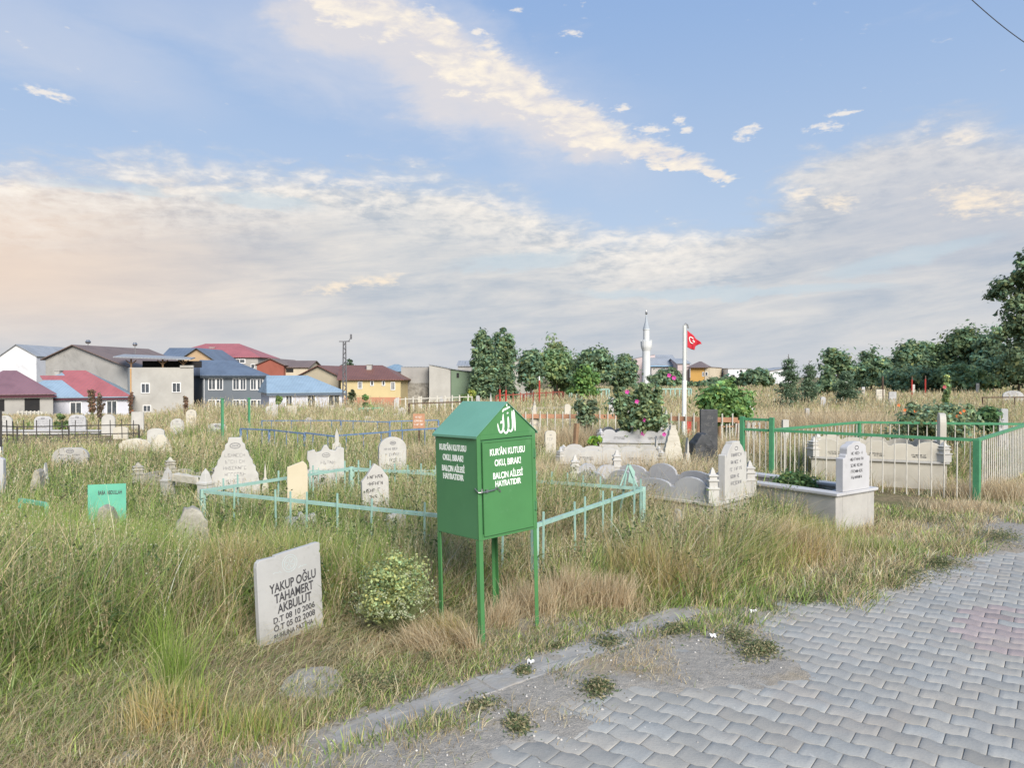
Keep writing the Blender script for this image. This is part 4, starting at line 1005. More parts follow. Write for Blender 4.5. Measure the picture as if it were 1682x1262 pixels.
# red plate behind flagpole, flagpole and flag
def flag():
    x, Y = at(1124, 16.5), 16.5; z = Hf(x, Y); zt_ = zt(534, Y); e = empty('flagpole', (x, Y, z), 'white flagpole with a crooked finial in the middle of the cemetery', 'flagpole')
    MB().tube([(x, Y, z - .1), (x, Y, z + 1.5)], [.055, .052], 14).build('lower_tube', WHITEP, e, smooth=True)
    MB().tube([(x, Y, z + 1.48), (x, Y, zt_ - .01)], [.042, .036], 14).build('upper_tube', mat('grey_white_pole', (.62, .63, .60), (.54, .55, .52), .5, 9), e, smooth=True)
    MB().tube([(x, Y, zt_), (x + .02, Y, zt_ + .03), (x + .07, Y, zt_ + .0), (x + .09, Y, zt_ - .08)], .018, 8).build('finial', CHROME, e)
    mb = MB(); mb.tube([(x + .05, Y - .02, zt_ - .1), (x + .052, Y - .02, z + 1.4)], .004, 5)
    mb.build('halyard', PICKW, e)
    MB().box((x + .12, Y + .04, zt(703, Y)), (.10, .03, .42)).build('red_plate', RED, e)
    # flag: a hanging rectangle gathered at its top corner, seen as a limp pennant
    u = Vector((1, .25, 0)).normalized()
    nx, nz = 22, 16; V = []; F_ = []
    zt0, zb0 = zt(543, Y), zt(571, Y)
    for i in range(nx + 1):
        f = i / nx
        for j in range(nz + 1):
            g_ = j / nz
            # hoist edge upright, fly end droops
            fold = .045 * math.sin(f * 13 + g_ * 3) * f
            a = f * (.36 - .10 * (1 - g_)) * (1 if g_ > .0 else 1)
            top = zt0 - f * .26 - .05 * f * f; bot = zb0 - .10 * f + .10 * math.sin(f * 2.6) * (f > .6) * 0
            if f > .62: bot = zb0 - .062 + (f - .62) * .38
            zz = bot + (top - bot) * g_
            V.append(Vector((x + .062, Y - .02, zz)) + u * a + Vector((u.y, -u.x, 0)) * fold)
    for i in range(nx):
        for j in range(nz): F_.append((i * (nz + 1) + j, (i + 1) * (nz + 1) + j, (i + 1) * (nz + 1) + j + 1, i * (nz + 1) + j + 1))
    fe = empty('flag', (x + .062, Y, zt0), 'small red flag with white crescent and star hanging limp on the flagpole', 'flag')
    FR = mat('red_cloth', (.52, .025, .04), (.42, .02, .035), .8, 20, bump=.1)
    c = MB().add(V, F_).build('cloth', FR, fe, smooth=True)
    so = c.modifiers.new('s', 'SOLIDIFY'); so.thickness = .004
    mb = MB()
    def on(a, b):   # a along, b up in metres from hoist middle; sit just in front of the cloth
        f = a / .33; fold = .045 * math.sin(f * 13 + .5 * 3) * f
        return Vector((x + .062, Y - .02, (zt0 + zb0) / 2 + b - .19 * f)) + u * a + Vector((u.y, -u.x, 0)) * (fold + .012)
    pts = [(math.cos(R(t)), math.sin(R(t))) for t in range(50, 311, 20)]
    for (a0, b0), (a1, b1) in zip(pts, pts[1:]):
        w = .010 + .014 * (1 - abs(a0))
        mb.bar(on(.10 + a0 * .055, .03 + b0 * .065), on(.10 + a1 * .055, .03 + b1 * .065), .018, .004, up=(u.y, -u.x, 0))
    for k in range(5):
        a0 = R(k * 72 + 36); mb.bar(on(.145, .03), on(.145 + .026 * math.cos(a0), .03 + .028 * math.sin(a0)), .011, .004, up=(u.y, -u.x, 0))
    mb.build('crescent_and_star', WHITEP, c)
flag()
def lamp_pole():
    Y = 62.; x = at(566, Y); z = Hf(x, Y); zt_ = zt(562, Y); e = empty('street_lamp', (x, Y, z), 'slender lattice street lamp pole with a bent arm in front of the yellow house', 'street lamp')
    mb = MB(); w0, w1 = .17, .10; n = 16
    G_ = mat('galvanised_grey', (.10, .10, .11), (.14, .14, .15), .6, 5)
    for sx in (-1, 1):
        for sy in (-1, 1): mb.bar((x + sx * w0, Y + sy * w0 * .5, z - .3), (x + sx * w1, Y + sy * w1 * .5, zt_), .06)
    for k in range(n):
        f0, f1 = k / n, (k + 1) / n; a0 = w0 + (w1 - w0) * f0; a1 = w0 + (w1 - w0) * f1; s = 1 if k % 2 else -1
        mb.bar((x - s * a0, Y - a0 * .5, z + (zt_ - z) * f0), (x + s * a1, Y - a1 * .5, z + (zt_ - z) * f1), .04)
        mb.bar((x - s * a0, Y + a0 * .5, z + (zt_ - z) * f0), (x + s * a1, Y + a1 * .5, z + (zt_ - z) * f1), .04)
    mb.build('lattice_pole', G_, e)
    MB().box((x, Y, zt_ + .04), (.9, .10, .07)).build('crossarm', G_, e)
    MB().tube([(x, Y, zt_ + .05), (x + .35, Y, zt_ + .07), (x + .5, Y, zt_ + .3)], .035, 8).build('lamp_arm', G_, e)
    MB().box((x + .55, Y, zt_ + .45), (.14, .2, .42)).build('lamp_head', G_, e, bevel=.03)
lamp_pole()
def wire():
    a, b = Vector((at(1560, 9), 9, zt(-28, 9))), Vector((at(1760, 9.5), 9.5, zt(118, 9.5)))
    d = (b - a); pts = [a + d * (t / 24) - Vector((0, 0, .10 * math.sin(math.pi * t / 24))) for t in range(-24, 49)]
    tag(MB().tube(pts, .006, 6).build('overhead_cable', BLACKI, loc=a), 'dark overhead cable crossing the top right corner of the sky', 'cable')
wire()
# litter and loose stones on the verge
def litter():
    rnd = random.Random(3)
    PAP = mat('white_paper', (.75, .75, .74), (.65, .65, .64), .7, 20)
    for px, py, w, lb in ((1418, 951, .05, 'crumpled white scrap of paper on the weeds by the paving'), (1239, 1012, .035, 'small white scrap under the dry grass above the paving'), (1172, 1053, .03, 'thin flat white scrap at the edge of the paving'), (872, 1096, .03, 'tiny pale scrap on the kerb')):
        Y = EYE * F / (py - HZ); x = at(px, Y); z = Hf(x, Y)
        mb = MB(); n = 5; V = []
        for i in range(n):
            for j in range(n): V.append((x + (i / 4 - .5) * w * 1.3, Y + (j / 4 - .5) * w, z + .018 + rnd.uniform(-.006, .016)))
        mb.add(V, [(i * n + j, (i + 1) * n + j, (i + 1) * n + j + 1, i * n + j + 1) for i in range(n - 1) for j in range(n - 1)])
        o = mb.build('paper_scrap', PAP, loc=(x, Y, z)); s = o.modifiers.new('s', 'SOLIDIFY'); s.thickness = .002
        tag(o, lb, 'litter')
    for px, py, sz, lb in ((172, 1105, .06, 'rough pale rock in the thatch at lower left, upper of the three'), (236, 1182, .07, 'rough pale rock in the thatch at lower left, middle of the three'), (205, 1252, .07, 'flat grey rock at the lower left corner, lowest of the three'), (500, 1075, .03, 'small stone by the foot of the lettered headstone')):
        Y = EYE * F / (py - HZ); x = at(px, Y); z = Hf(x, Y)
        mb = MB(); mb.lathe((x, Y, z - .03), [(sz * .5, 0), (sz * 1.0, .02), (sz * .9, sz * .45), (sz * .5, sz * .65), (sz * .1, sz * .68)], 9)
        o = mb.build('loose_rock', LICHEN, loc=(x, Y, z), rough=.018); tag(o, lb, 'rock')
litter()
# ---------------------------------------------------------------- buildings
def wmat(name, a, **k):
    k.setdefault('stain', tuple(c * .62 for c in a)); k.setdefault('stain_amt', .3); k.setdefault('stain_scale', .35)
    return mat(name, a, tuple(c * .9 for c in a), .9, .5, 8, bump=.25, bscale=8, **k)
def roofmat(name, a, period=.5, axis=0):
    if name in MATS: return MATS[name]
    m, nt, p = principled(name); tc = nt.nodes.new('ShaderNodeTexCoord'); ob = tc.outputs['Object']
    n = noise_(nt, ob, .5, 8, .65, .5); n2 = noise_(nt, ob, 3., 6, .7)
    c = mixc(nt, n.smooth(.35, .7), a, tuple(v * .78 for v in a)); c = mixc(nt, n2.smooth(.62, .72) * .4, c, (.22, .16, .12))
    nt.links.new(c, p.inputs['Base Color']); p.inputs['Roughness'].default_value = .5
    w = nt.nodes.new('ShaderNodeTexWave'); w.wave_type = 'BANDS'; w.bands_direction = 'X'; w.inputs['Scale'].default_value = .314 / period
    nt.links.new(ob, w.inputs[0]); b = nt.nodes.new('ShaderNodeBump'); b.inputs['Strength'].default_value = .7; b.inputs['Distance'].default_value = .04
    nt.links.new(w.outputs[1], b.inputs['Height']); nt.links.new(b.outputs[0], p.inputs['Normal']); MATS[name] = m; return m
GLASS = mat('dark_window_glass', (.05, .06, .07), (.09, .10, .11), .15, 2, bump=.02, spec=.6)
DARKI = mat('dark_interior_shade', (.015, .015, .017), (.025, .024, .024), .9, 2)  # near-black stands in for shade inside openings and under the canopy
WFR = mat('white_window_frame', (.75, .75, .74), (.68, .68, .67), .6, 5, bump=.03)
def window(mb_parent, o, ux, px_w, pz, w, h, frame=True, glass=None, nrm=None, mull=1):
    """window set proud on a wall: o = lower left corner"""
    n = nrm; up = Vector((0, 0, 1)); o = Vector(o)
    fr = MB(); t = max(.09, w * .09)
    def b(m, a0, a1, c0, c1, d0, d1):
        m.add([o + ux * a + up * c + n * d for a, c, d in ((a0, c0, d0), (a1, c0, d0), (a1, c1, d0), (a0, c1, d0), (a0, c0, d1), (a1, c0, d1), (a1, c1, d1), (a0, c1, d1))],
              [(0, 3, 2, 1), (4, 5, 6, 7), (0, 1, 5, 4), (1, 2, 6, 5), (2, 3, 7, 6), (3, 0, 4, 7)])
    if frame:
        b(fr, -t, 0, -t, h + t, 0, .07); b(fr, w, w + t, -t, h + t, 0, .07); b(fr, .001, w - .001, -t, 0, 0, .07); b(fr, .001, w - .001, h, h + t, 0, .07)
        for k in range(mull):
            a = w * (k + 1) / (mull + 1); b(fr, a - t * .35, a + t * .35, .001, h - .001, .012, .06)
        f = fr.build('window', WFR, mb_parent)
    g = MB(); b(g, .002, w - .002, .002, h - .002, .0, .03)
    g.build('pane' if frame else 'opening', glass or GLASS, f if frame else mb_parent)
def house(label, pl, pr, yeave, yridge, depth, wm, rm, roof='gable_x', win=(), over=.35, ang=None, ridge_f=.5, cat='house', name='house', zb=None, fascia=None, swins=(), yeave_r=None, chim=(), base_band=None, hips=(1, 1)):
    """pl, pr = (px, Y) of the front wall's ends; windows = (px0, px1, py0, py1) measured on the front wall"""
    A = Vector((at(pl[0], pl[1]), pl[1], 0)); B = Vector((at(pr[0], pr[1]), pr[1], 0)); ux = (B - A).normalized(); L = (B - A).length
    n = Vector((ux.y, -ux.x, 0)); bk = -n; up = Vector((0, 0, 1))
    Ym = (pl[1] + pr[1]) / 2; z0 = min(Hf(A.x, A.y), Hf(B.x, B.y), Hf((A + bk * depth).x, (A + bk * depth).y)) - .6
    ze = zt(yeave, Ym); zr = zt(yridge, Ym + (depth * ridge_f if roof in ('gable_x', 'hip') else 0))
    A.z = 0; e = empty(name, (A.x, A.y, z0 + .6), label, cat, 'houses beyond the graveyard' if cat == 'house' else 'apartment blocks by the minaret')
    def Q(a, b, c): return Vector((A.x, A.y, 0)) + ux * a + bk * b + up * c
    mb = MB()
    if roof == 'flat': wall = [(0, z0), (0, ze), (L, ze), (L, z0)]
    elif roof == 'gable_y': wall = [(0, z0), (0, ze), (L * ridge_f, zr), (L, zt(yeave_r, Ym) if yeave_r else ze), (L, z0)]
    elif roof == 'shed': wall = [(0, z0), (0, ze), (L, zr), (L, z0)]
    if roof in ('flat', 'gable_y', 'shed'):
        V = [Q(a, 0, c) for a, c in wall] + [Q(a, depth, c) for a, c in wall]; k = len(wall)
        mb.add(V, [tuple(range(k)), tuple(range(2 * k - 1, k - 1, -1))] + [(i, i + k, (i + 1) % k + k, (i + 1) % k) for i in range(k)])
    else:
        side = [(0, z0), (0, ze), (depth * ridge_f, zr - .05), (depth, ze), (depth, z0)] if roof == 'gable_x' else [(0, z0), (0, ze), (depth, ze), (depth, z0)]
        V = [Q(0, b, c) for b, c in side] + [Q(L, b, c) for b, c in side]; k = len(side)
        mb.add(V, [tuple(range(k)), tuple(range(2 * k - 1, k - 1, -1))] + [(i, i + k, (i + 1) % k + k, (i + 1) % k) for i in range(k)])
    mb.build('wall', wm, e)
    rb = MB(); th = .10
    def plane(pts):
        pts = [Vector(p) + up * .03 for p in pts]; q = [p + up * th for p in pts]; k = len(pts)
        rb.add(pts + q, [tuple(range(k)), tuple(range(2 * k - 1, k - 1, -1))] + [(i, i + k, (i + 1) % k + k, (i + 1) % k) for i in range(k)])
    o = over
    if roof == 'gable_x':
        rd = depth * ridge_f; sl = (zr - ze) / rd; sl2 = (zr - ze) / (depth - rd)
        plane([Q(-o, -o, ze - sl * o), Q(L + o, -o, ze - sl * o), Q(L + o, rd, zr), Q(-o, rd, zr)])
        plane([Q(L + o, depth + o, ze - sl2 * o), Q(-o, depth + o, ze - sl2 * o), Q(-o, rd + .01, zr), Q(L + o, rd + .01, zr)])
    elif roof == 'hip':
        rd = depth * ridge_f; i_ = min(rd, L * .42); sl = (zr - ze) / rd
        c = [Q(-o, -o, ze - .1), Q(L + o, -o, ze - .1), Q(L + o, depth + o, ze - .1), Q(-o, depth + o, ze - .1)]; r0, r1 = Q(i_ * hips[0], rd, zr), Q(L - i_ * hips[1], rd, zr)
        plane([c[0], c[1], r1, r0]); plane([c[2], c[3], r0, r1]); plane([c[1], c[2], r1]); plane([c[3], c[0], r0])
    elif roof == 'gable_y':
        zr2 = zt(yeave_r, Ym) if yeave_r else ze; ra = L * ridge_f; s1 = (zr - ze) / ra; s2 = (zr - zr2) / (L - ra)
        plane([Q(-o, -o, ze - s1 * o), Q(ra, -o, zr), Q(ra, depth + o, zr), Q(-o, depth + o, ze - s1 * o)])
        plane([Q(ra + .01, -o, zr), Q(L + o, -o, zr2 - s2 * o), Q(L + o, depth + o, zr2 - s2 * o), Q(ra + .01, depth + o, zr)])
    elif roof == 'shed':
        s = (zr - ze) / L; plane([Q(-o, -o, ze - s * o), Q(L + o, -o, zr + s * o), Q(L + o, depth + o, zr + s * o), Q(-o, depth + o, ze - s * o)])
    elif roof == 'flat':
        plane([Q(-o * .3, -o * .3, ze), Q(L + o * .3, -o * .3, ze), Q(L + o * .3, depth + o * .3, ze), Q(-o * .3, depth + o * .3, ze)])
    rf = rb.build('roof', rm, e)
    if fascia and roof in ('gable_x', 'hip'):
        zz = ze - ((zr - ze) / (depth * ridge_f)) * o - (.1 if roof == 'hip' else 0) * 0
        MB().bar(Q(-o, -o - .05, zz - .06), Q(L + o, -o - .05, zz - .06), .06, .20).build('gutter', fascia, rf)
    for (w0, w1, h0, h1, *kind) in win:
        # intersect the view ray of each window edge with the wall line
        def onwall(px):
            t = (px - CX) / F; den = ux.x - t * ux.y
            return (t * A.y - A.x) / den
        a0, a1 = onwall(w0), onwall(w1); Yw = A.y + ux.y * a0
        c0, c1 = zt(h1, Yw), zt(h0, Yw)
        k = kind[0] if kind else 'w'
        window(e, Q(a0, -.0, c0), ux, None, None, a1 - a0, c1 - c0, frame=k != 'o', glass=DARKI if k == 'o' else None, nrm=n, mull=0 if k == 's' else 1)
    for (cx_, top, cw) in chim:
        t = (cx_ - CX) / F; Yc = Ym + depth * ridge_f * .7; x = at(cx_, Yc); z1 = zt(top, Yc)
        mb = MB(); mb.box((x, Yc, z1 - .5), (cw, cw, 1.3)); mb.box((x, Yc, z1 + .20), (cw + .15, cw + .15, .08)); mb.build('chimney', CEMENT, rf)
    if base_band:
        bm_, yb = base_band; zb_ = zt(yb, Ym)
        mb = MB(); V = [Q(-.02, -.03, z0), Q(L + .02, -.03, z0), Q(L + .02, -.03, zb_), Q(-.02, -.03, zb_), Q(-.02, .05, z0), Q(L + .02, .05, z0), Q(L + .02, .05, zb_), Q(-.02, .05, zb_)]
        mb.add(V, [(0, 1, 2, 3), (7, 6, 5, 4), (0, 4, 5, 1), (1, 5, 6, 2), (2, 6, 7, 3), (3, 7, 4, 0)]); mb.build('base_band', bm_, e)
    return e, Q, ze, zr
def buildings():
    slate = roofmat('blue_grey_sheet_roof', (.11, .145, .20)); blue = roofmat('light_blue_sheet_roof', (.24, .33, .41), .3); red = roofmat('red_sheet_roof', (.34, .11, .115), .4)
    maroon = roofmat('purple_maroon_sheet_roof', (.20, .11, .13), .3); brown = roofmat('brown_tile_roof', (.17, .075, .055), .3); oldr = roofmat('weathered_brown_grey_roof', (.17, .12, .10), .4); greyr = roofmat('grey_sheet_roof', (.30, .32, .34), .4)
    conc = wmat('grey_cement_wall', (.30, .29, .28), stain_amt=.45) if False else mat('grey_cement_wall', (.36, .35, .325), (.29, .28, .26), .92, .5, 8, stain=(.17, .165, .155), stain_amt=.5, stain_scale=.3, bump=.3, bscale=8)
    conc2 = mat('lighter_cement_wall', (.44, .43, .395), (.37, .36, .33), .92, .5, 8, stain=(.25, .22, .19), stain_amt=.3, stain_scale=.3, bump=.3, bscale=8)
    white = wmat('white_plaster', (.62, .63, .65)); lav = wmat('lavender_white_plaster', (.52, .53, .58)); bg = wmat('blue_grey_plaster', (.135, .155, .175), stain=(.11, .125, .14)); cream = wmat('cream_plaster', (.55, .48, .36)); yel = wmat('yellow_plaster', (.56, .46, .25)); pink = wmat('pale_pink_plaster', (.50, .42, .42)); ora = wmat('orange_plaster', (.55, .33, .10)); salmon = wmat('salmon_plaster', (.45, .22, .14)); grn = wmat('sage_green_plaster', (.16, .22, .15)); brick = wmat('red_brown_plaster', (.30, .10, .07))
    # far left white gabled house
    e, Q, ze, zr = house('white gabled house with grey-blue roof and orange corner strip at far left', (0, 112), (60, 112), 586, 567, 14, white, greyr, 'gable_y', ridge_f=.46, over=.25, yeave_r=585)
    house('grey red-roofed hall behind, above the grey-blue house', (268, 122), (424, 122), 587, 566, 10, conc, red, 'hip', ridge_f=.5, over=.4, win=[(386, 402, 591, 596), (413, 418, 599, 605, 's')], chim=[(350, 573, .9)])
    house('small house with blue roof and orange gable behind the grey concrete house', (299, 112), (350, 112), 590, 573, 9, wmat('orange_cream_plaster', (.46, .33, .20)), slate, 'gable_y', over=.5)
    house('blue roofed back building left of the orange gable', (266, 116), (306, 116), 588, 573, 6, conc, slate, 'gable_x', over=.2)
    MB_ = house('red-brown gabled house with dark roof behind the blue-roofed low house', (422, 112), (466, 112), 600, 590, 12, brick, oldr, 'gable_y', ridge_f=.52, over=.3)
    house('cream house wing with a brown balcony beside the red-brown gable', (466, 113), (506, 113), 604, 594, 8, cream, oldr, 'gable_x', over=.3, win=[(470, 482, 606, 612, 'o')])
    # the grey concrete house
    e, Q, ze, zr = house('large unpainted grey concrete house with weathered brown roof and covered terrace', (75, 88), (216, 86), 590, 568, 13, conc, oldr, 'gable_y', ridge_f=.34, over=.4, yeave_r=606)
    A = Q(0, 0, 0)
    def terrace():
        x0, x1 = at(213, 83.5), at(318, 83.5); Yf = 83.5; zt1 = zt(604, Yf); z0 = Hf(x0, Yf) - 1.2
        m = MB(); q4_ = [(x0, Yf), (x1, Yf), (x1 - 5.0, Yf + 8), (x0 - 5.0, Yf + 8)]; m.add([(a, b, z0) for a, b in q4_] + [(a, b, zt1) for a, b in q4_], [(0, 3, 2, 1), (4, 5, 6, 7), (0, 1, 5, 4), (1, 2, 6, 5), (2, 3, 7, 6), (3, 0, 4, 7)]); m.build('terrace_block', conc2, e)
        m = MB(); m.box((x1 - .75, Yf - .0, zt1 + .12), (1.5, .25, .25)); m.build('parapet', conc2, e)
        zc0, zc1 = zt(592, Yf), zt(583, Yf)
        m = MB(); xa, xb = at(176, Yf + .6), at(316, Yf - .4)
        m.add([(xa, Yf + 4.4, zc1 + .1), (xa + 1.5, Yf - .9, zc1 - .35), (xb, Yf - .9, zc0), (xb - 2, Yf + 5, zc0 + .35), (xa, Yf + 4.4, zc1 + .22), (xa + 1.5, Yf - .9, zc1 - .23), (xb, Yf - .9, zc0 + .12), (xb - 2, Yf + 5, zc0 + .47)], [(0, 1, 2, 3), (7, 6, 5, 4), (0, 4, 5, 1), (1, 5, 6, 2), (2, 6, 7, 3), (3, 7, 4, 0)])
        m.build('terrace_canopy', greyr, e)
        for px in (214, 266, 300):
            x = at(px, Yf); zz = zt1
            m = MB(); m.bar((x, Yf + .2, zz), (x, Yf + .2, zc0 + .15), .16); m.bar((x - .6, Yf + .2, zc0 - .0), (x, Yf + .2, zz + .35), .09) ; m.bar((x + .6, Yf + .2, zc0 - .0), (x, Yf + .2, zz + .35), .09)
            m.build('canopy_post', WOOD, e)
        m = MB(); m.box(((x0 + x1) / 2, Yf + 2.6, (zt1 + zc0) / 2), (x1 - x0 - .4, .2, zc0 - zt1 - .06)); m.build('canopy_shade_sheet', DARKI, e)  # added dark sheet: shade below the terrace canopy painted as a surface
        m = MB(); m.bar((x0 + .15, Yf - .06, z0), (x0 + .15, Yf - .06, zt1 - .1), .12); m.build('drain_pipe', wmat('orange_pipe', (.5, .3, .13)), e)
        ux = Vector((1, 0, 0)); n = Vector((0, -1, 0))
        for (w0, w1, h0, h1) in ((233, 245, 631, 645), (284, 296, 630, 644), (236, 247, 667, 676)):
            window(e, (at(w0, Yf), Yf, zt(h1, Yf)), ux, None, None, at(w1, Yf) - at(w0, Yf), zt(h0, Yf) - zt(h1, Yf), nrm=n)
    terrace()
    for px, py, s in ((145, 562, .35), (222, 566, .3)):
        Yc = 92; x = at(px, Yc); z = zt(py, Yc); m = MB(); m.tube([(x, Yc, z - 1.2), (x, Yc, z - .1)], .05, 6); m.tube([(x, Yc, z - .2), (x, Yc, z), (x, Yc, z + .25)], [s * .7, s, s * .5], 10); m.build('roof_vent', CHROME, e)
    # low houses in front
    house('low cement house with purple-maroon sheet roof and a black window opening', (-60, 69), (87, 73), 648, 611, 7, conc, maroon, 'hip', over=.3, ridge_f=.5, win=[(40, 65, 655, 677, 'o'), (-4, 7, 657, 676, 'o')], fascia=wmat('dark_fascia', (.08, .03, .04)))
    e, Q, ze, zr = house('low lavender-white house with half blue, half red sheet roof', (10, 75.5), (213, 80), 653, 611, 9.5, lav, blue, 'hip', over=.25, ridge_f=.5, win=[(116, 133, 662, 684), (176, 191, 660, 684)], fascia=wmat('dark_fascia', (.08, .03, .04)), chim=[(96, 612, .55)])
    L = (Q(1, 0, 0) - Q(0, 0, 0)); sl = (zr - ze + .1) / (4.75 + .25);
    def on(a, b): p = Q(a, b, 0); return Vector((p.x, p.y, ze - .1 + sl * (b + .25) + .136))
    m = MB(); W_ = (Vector((at(213, 80), 80, 0)) - Vector((at(10, 75.5), 75.5, 0))).length
    pts = [on(W_ - 4.3, -.24), on(W_ + .22, -.24), on(W_ - 4.77, 4.74), on(W_ - 7.2, 4.74), on(W_ - 6.6, 3.7), on(W_ - 9.0, 3.7), on(W_ - 8.6, 2.9), on(W_ - 6.8, 2.9)]
    m.add(pts + [p + Vector((0, 0, .03)) for p in pts], [tuple(range(8)), tuple(range(15, 7, -1))] + [(i, i + 8, (i + 1) % 8 + 8, (i + 1) % 8) for i in range(8)]); m.build('red_roof_sheets', red, e)
    # blue-grey two storey
    W2 = [(343, 353, 623, 640), (356, 365, 623, 640), (383, 392, 623, 640), (395, 403, 623, 640), (412, 420, 624, 640), (423, 431, 624, 640), (343, 353, 658, 674), (356, 365, 658, 674), (383, 392, 658, 674), (395, 403, 658, 674), (412, 420, 658, 674), (423, 431, 658, 674)]
    e, Q, ze, zr = house('two-storey blue-grey house with white double windows and slate-blue roof', (333, 88), (438, 92), 617, 594, 8, bg, slate, 'hip', over=.35, ridge_f=.5, hips=(.1, 1), win=W2, fascia=wmat('dark_grey_fascia', (.04, .05, .06)))
    Wm = white; MB().bar(Q(.12, -.04, ze - .15), Q(.12, -.04, ze - 6.2), .30, .06).build('corner_pilaster', Wm, e)
    # blue roofed low house
    house('low white house with light blue sheet roof between blue-grey and yellow houses', (442, 78.5), (565, 82), 645, 619, 7, lav, blue, 'hip', over=.3, hips=(.05, 1), ridge_f=.5, win=[(470, 479, 651, 670), (505, 517, 650, 670), (540, 557, 650, 670)], fascia=wmat('slate_fascia', (.10, .13, .17)))
    # yellow house
    house('yellow rendered house with brown tile roof, salmon base and beige gable wing', (560, 86), (658, 86), 624, 602, 9, yel, brown, 'hip', over=.4, ridge_f=.5, hips=(-.4, 1), win=[(589, 594, 628, 638), (609.5, 613, 627, 633, 's'), (628.5, 631.5, 627, 633, 's'), (643, 648, 629, 640)], base_band=(salmon, 653), chim=[(607, 602, .6)])
    house('beige gable wing with brown roof left of the yellow house', (492, 92), (556, 91), 618, 602, 11, wmat('beige_plaster', (.42, .37, .27)), brown, 'gable_y', ridge_f=.5, over=.4)
    # stone walled block, garages
    e, Q, ze, zr = house('grey block building with rubble stone lower wall beside the yellow house', (659, 92), (704, 92), 604, 600, 12, conc, greyr, 'flat', over=.1)
    rub = mat('rubble_stone_wall', (.30, .285, .25), (.16, .15, .13), .95, 2.2, 6, stain=(.40, .38, .34), stain_amt=.6, stain_scale=2.5, bump=1., bscale=3, dist=.1)
    m = MB(); m.bar(Q(.02, -.06, ze - 1.95 - 2.2), Q(3.42, -.06, ze - 1.95 - 2.2), .12, 4.4); m.build('rubble_lower_wall', rub, e)
    house('white building with blue hipped roof behind the stone walled block', (622, 104), (664, 104), 610, 600, 9, white, roofmat('muted_blue_roof', (.20, .30, .38)), 'hip', over=.3)  # muted blue is the roof's own sheet colour
    house('tall cement garage with sloping parapet', (705, 90), (740, 90), 600, 607, 12, conc2, greyr, 'shed', over=.1)
    house('sage green shed with dark hatch against the poplars', (741, 90), (790, 90), 607, 614, 10, grn, greyr, 'shed', over=.2, win=[(750, 754, 613, 621, 'o')])
    house('grey roofed building with rooftop box behind the garages', (752, 100), (790, 100), 602, 594, 8, conc, greyr, 'gable_x', over=.2)
    house('tall grey rendered wall building between poplars and round trees', (842, 96), (876, 96), 593, 588, 8, conc2, oldr, 'flat', over=.2)
    # around the mosque
    house('pink-grey block with sloping top left of the minaret', (1040, 170), (1076, 170), 590, 583, 12, pink, greyr, 'shed', over=.1, cat='building', name='apartment_building')
    house('apartment block with grey roof and light blue eaves strip right of the minaret', (1070, 165), (1112, 165), 600, 584, 14, wmat('beige_grey_plaster', (.44, .42, .40)), greyr, 'gable_x', over=.5, cat='building', name='apartment_building', win=[(1088, 1092, 603, 609)], fascia=wmat('sky_blue_fascia', (.22, .40, .60)))
    house('pink rendered apartment block directly behind the flagpole', (1113, 160), (1133, 160), 598, 590, 12, pink, greyr, 'gable_x', over=.3, cat='building', name='apartment_building')
    house('orange painted apartment block with brown roof right of the flag', (1134, 155), (1157, 154), 604, 595, 12, ora, oldr, 'hip', over=.8, cat='building', name='apartment_building', win=[(1154, 1156, 612, 618, 's')])
    house('cream narrow wing beside the orange apartment block', (1157.5, 154), (1166, 153.5), 604, 598, 12, cream, oldr, 'flat', over=.4, cat='building', name='apartment_building', win=[(1159, 1162, 612, 617, 's')])
    house('white flat-roofed block with balconies right of the orange apartments', (1167, 165), (1192, 165), 610, 606, 12, white, greyr, 'flat', over=.6, cat='building', name='apartment_building', win=[(1170, 1174, 612, 616, 'o'), (1180, 1185, 613, 617, 'o')])
    house('tall white apartment block with dark windows behind the leafy shrub', (1196, 160), (1236, 160), 606, 603, 12, white, greyr, 'flat', over=.6, cat='building', name='apartment_building', win=[(1215, 1219, 608, 611, 'o'), (1225, 1231, 608, 611, 'o'), (1202, 1206, 616, 620, 'o'), (1215, 1219, 618, 622, 'o')])
    house('long low white building with a rising grey roof left of the pines', (1243, 170), (1300, 170), 613, 604, 12, white, greyr, 'shed', over=.4, cat='building', name='apartment_building')
    # minaret
    Y = 148.; x = at(1061.5, Y); k = Y / F; z0 = Hf(x, Y); e = empty('minaret', (x, Y, z0), 'slim white minaret with one balcony and pointed spire left of the flag', 'minaret')
    mw = wmat('minaret_white', (.60, .62, .62)); r = 6.4 * k
    def zz(py): return zt(py, Y)
    MB().lathe((x, Y, 0), [(r * 1.05, z0 - 1), (r * 1.02, zz(600)), (r, zz(577))], 16).build('shaft', mw, e, smooth=True)
    MB().lathe((x, Y, 0), [(r, zz(577)), (r * 1.35, zz(571)), (r * 1.42, zz(568)), (r * 1.46, zz(561)), (r * 1.30, zz(560.8)), (r * .9, zz(560.5))], 16).build('balcony', mw, e)
    mb = MB()
    for q in range(14): mb.tube([(x + r * 1.38 * math.cos(q * .4488), Y + r * 1.38 * math.sin(q * .4488), zz(561)), (x + r * 1.38 * math.cos(q * .4488), Y + r * 1.38 * math.sin(q * .4488), zz(558.5))], .06, 5)
    mb.build('balustrade', mw, e)
    MB().lathe((x, Y, 0), [(r * .80, zz(560.6)), (r * .78, zz(543)), (r * .88, zz(542.5)), (r * .88, zz(541))], 16).build('upper_shaft', mw, e, smooth=True)
    MB().lathe((x, Y, 0), [(r * .86, zz(541)), (r * .40, zz(530)), (r * .12, zz(517))], 16).build('spire', wmat('grey_lead', (.36, .40, .44)), e, smooth=True)
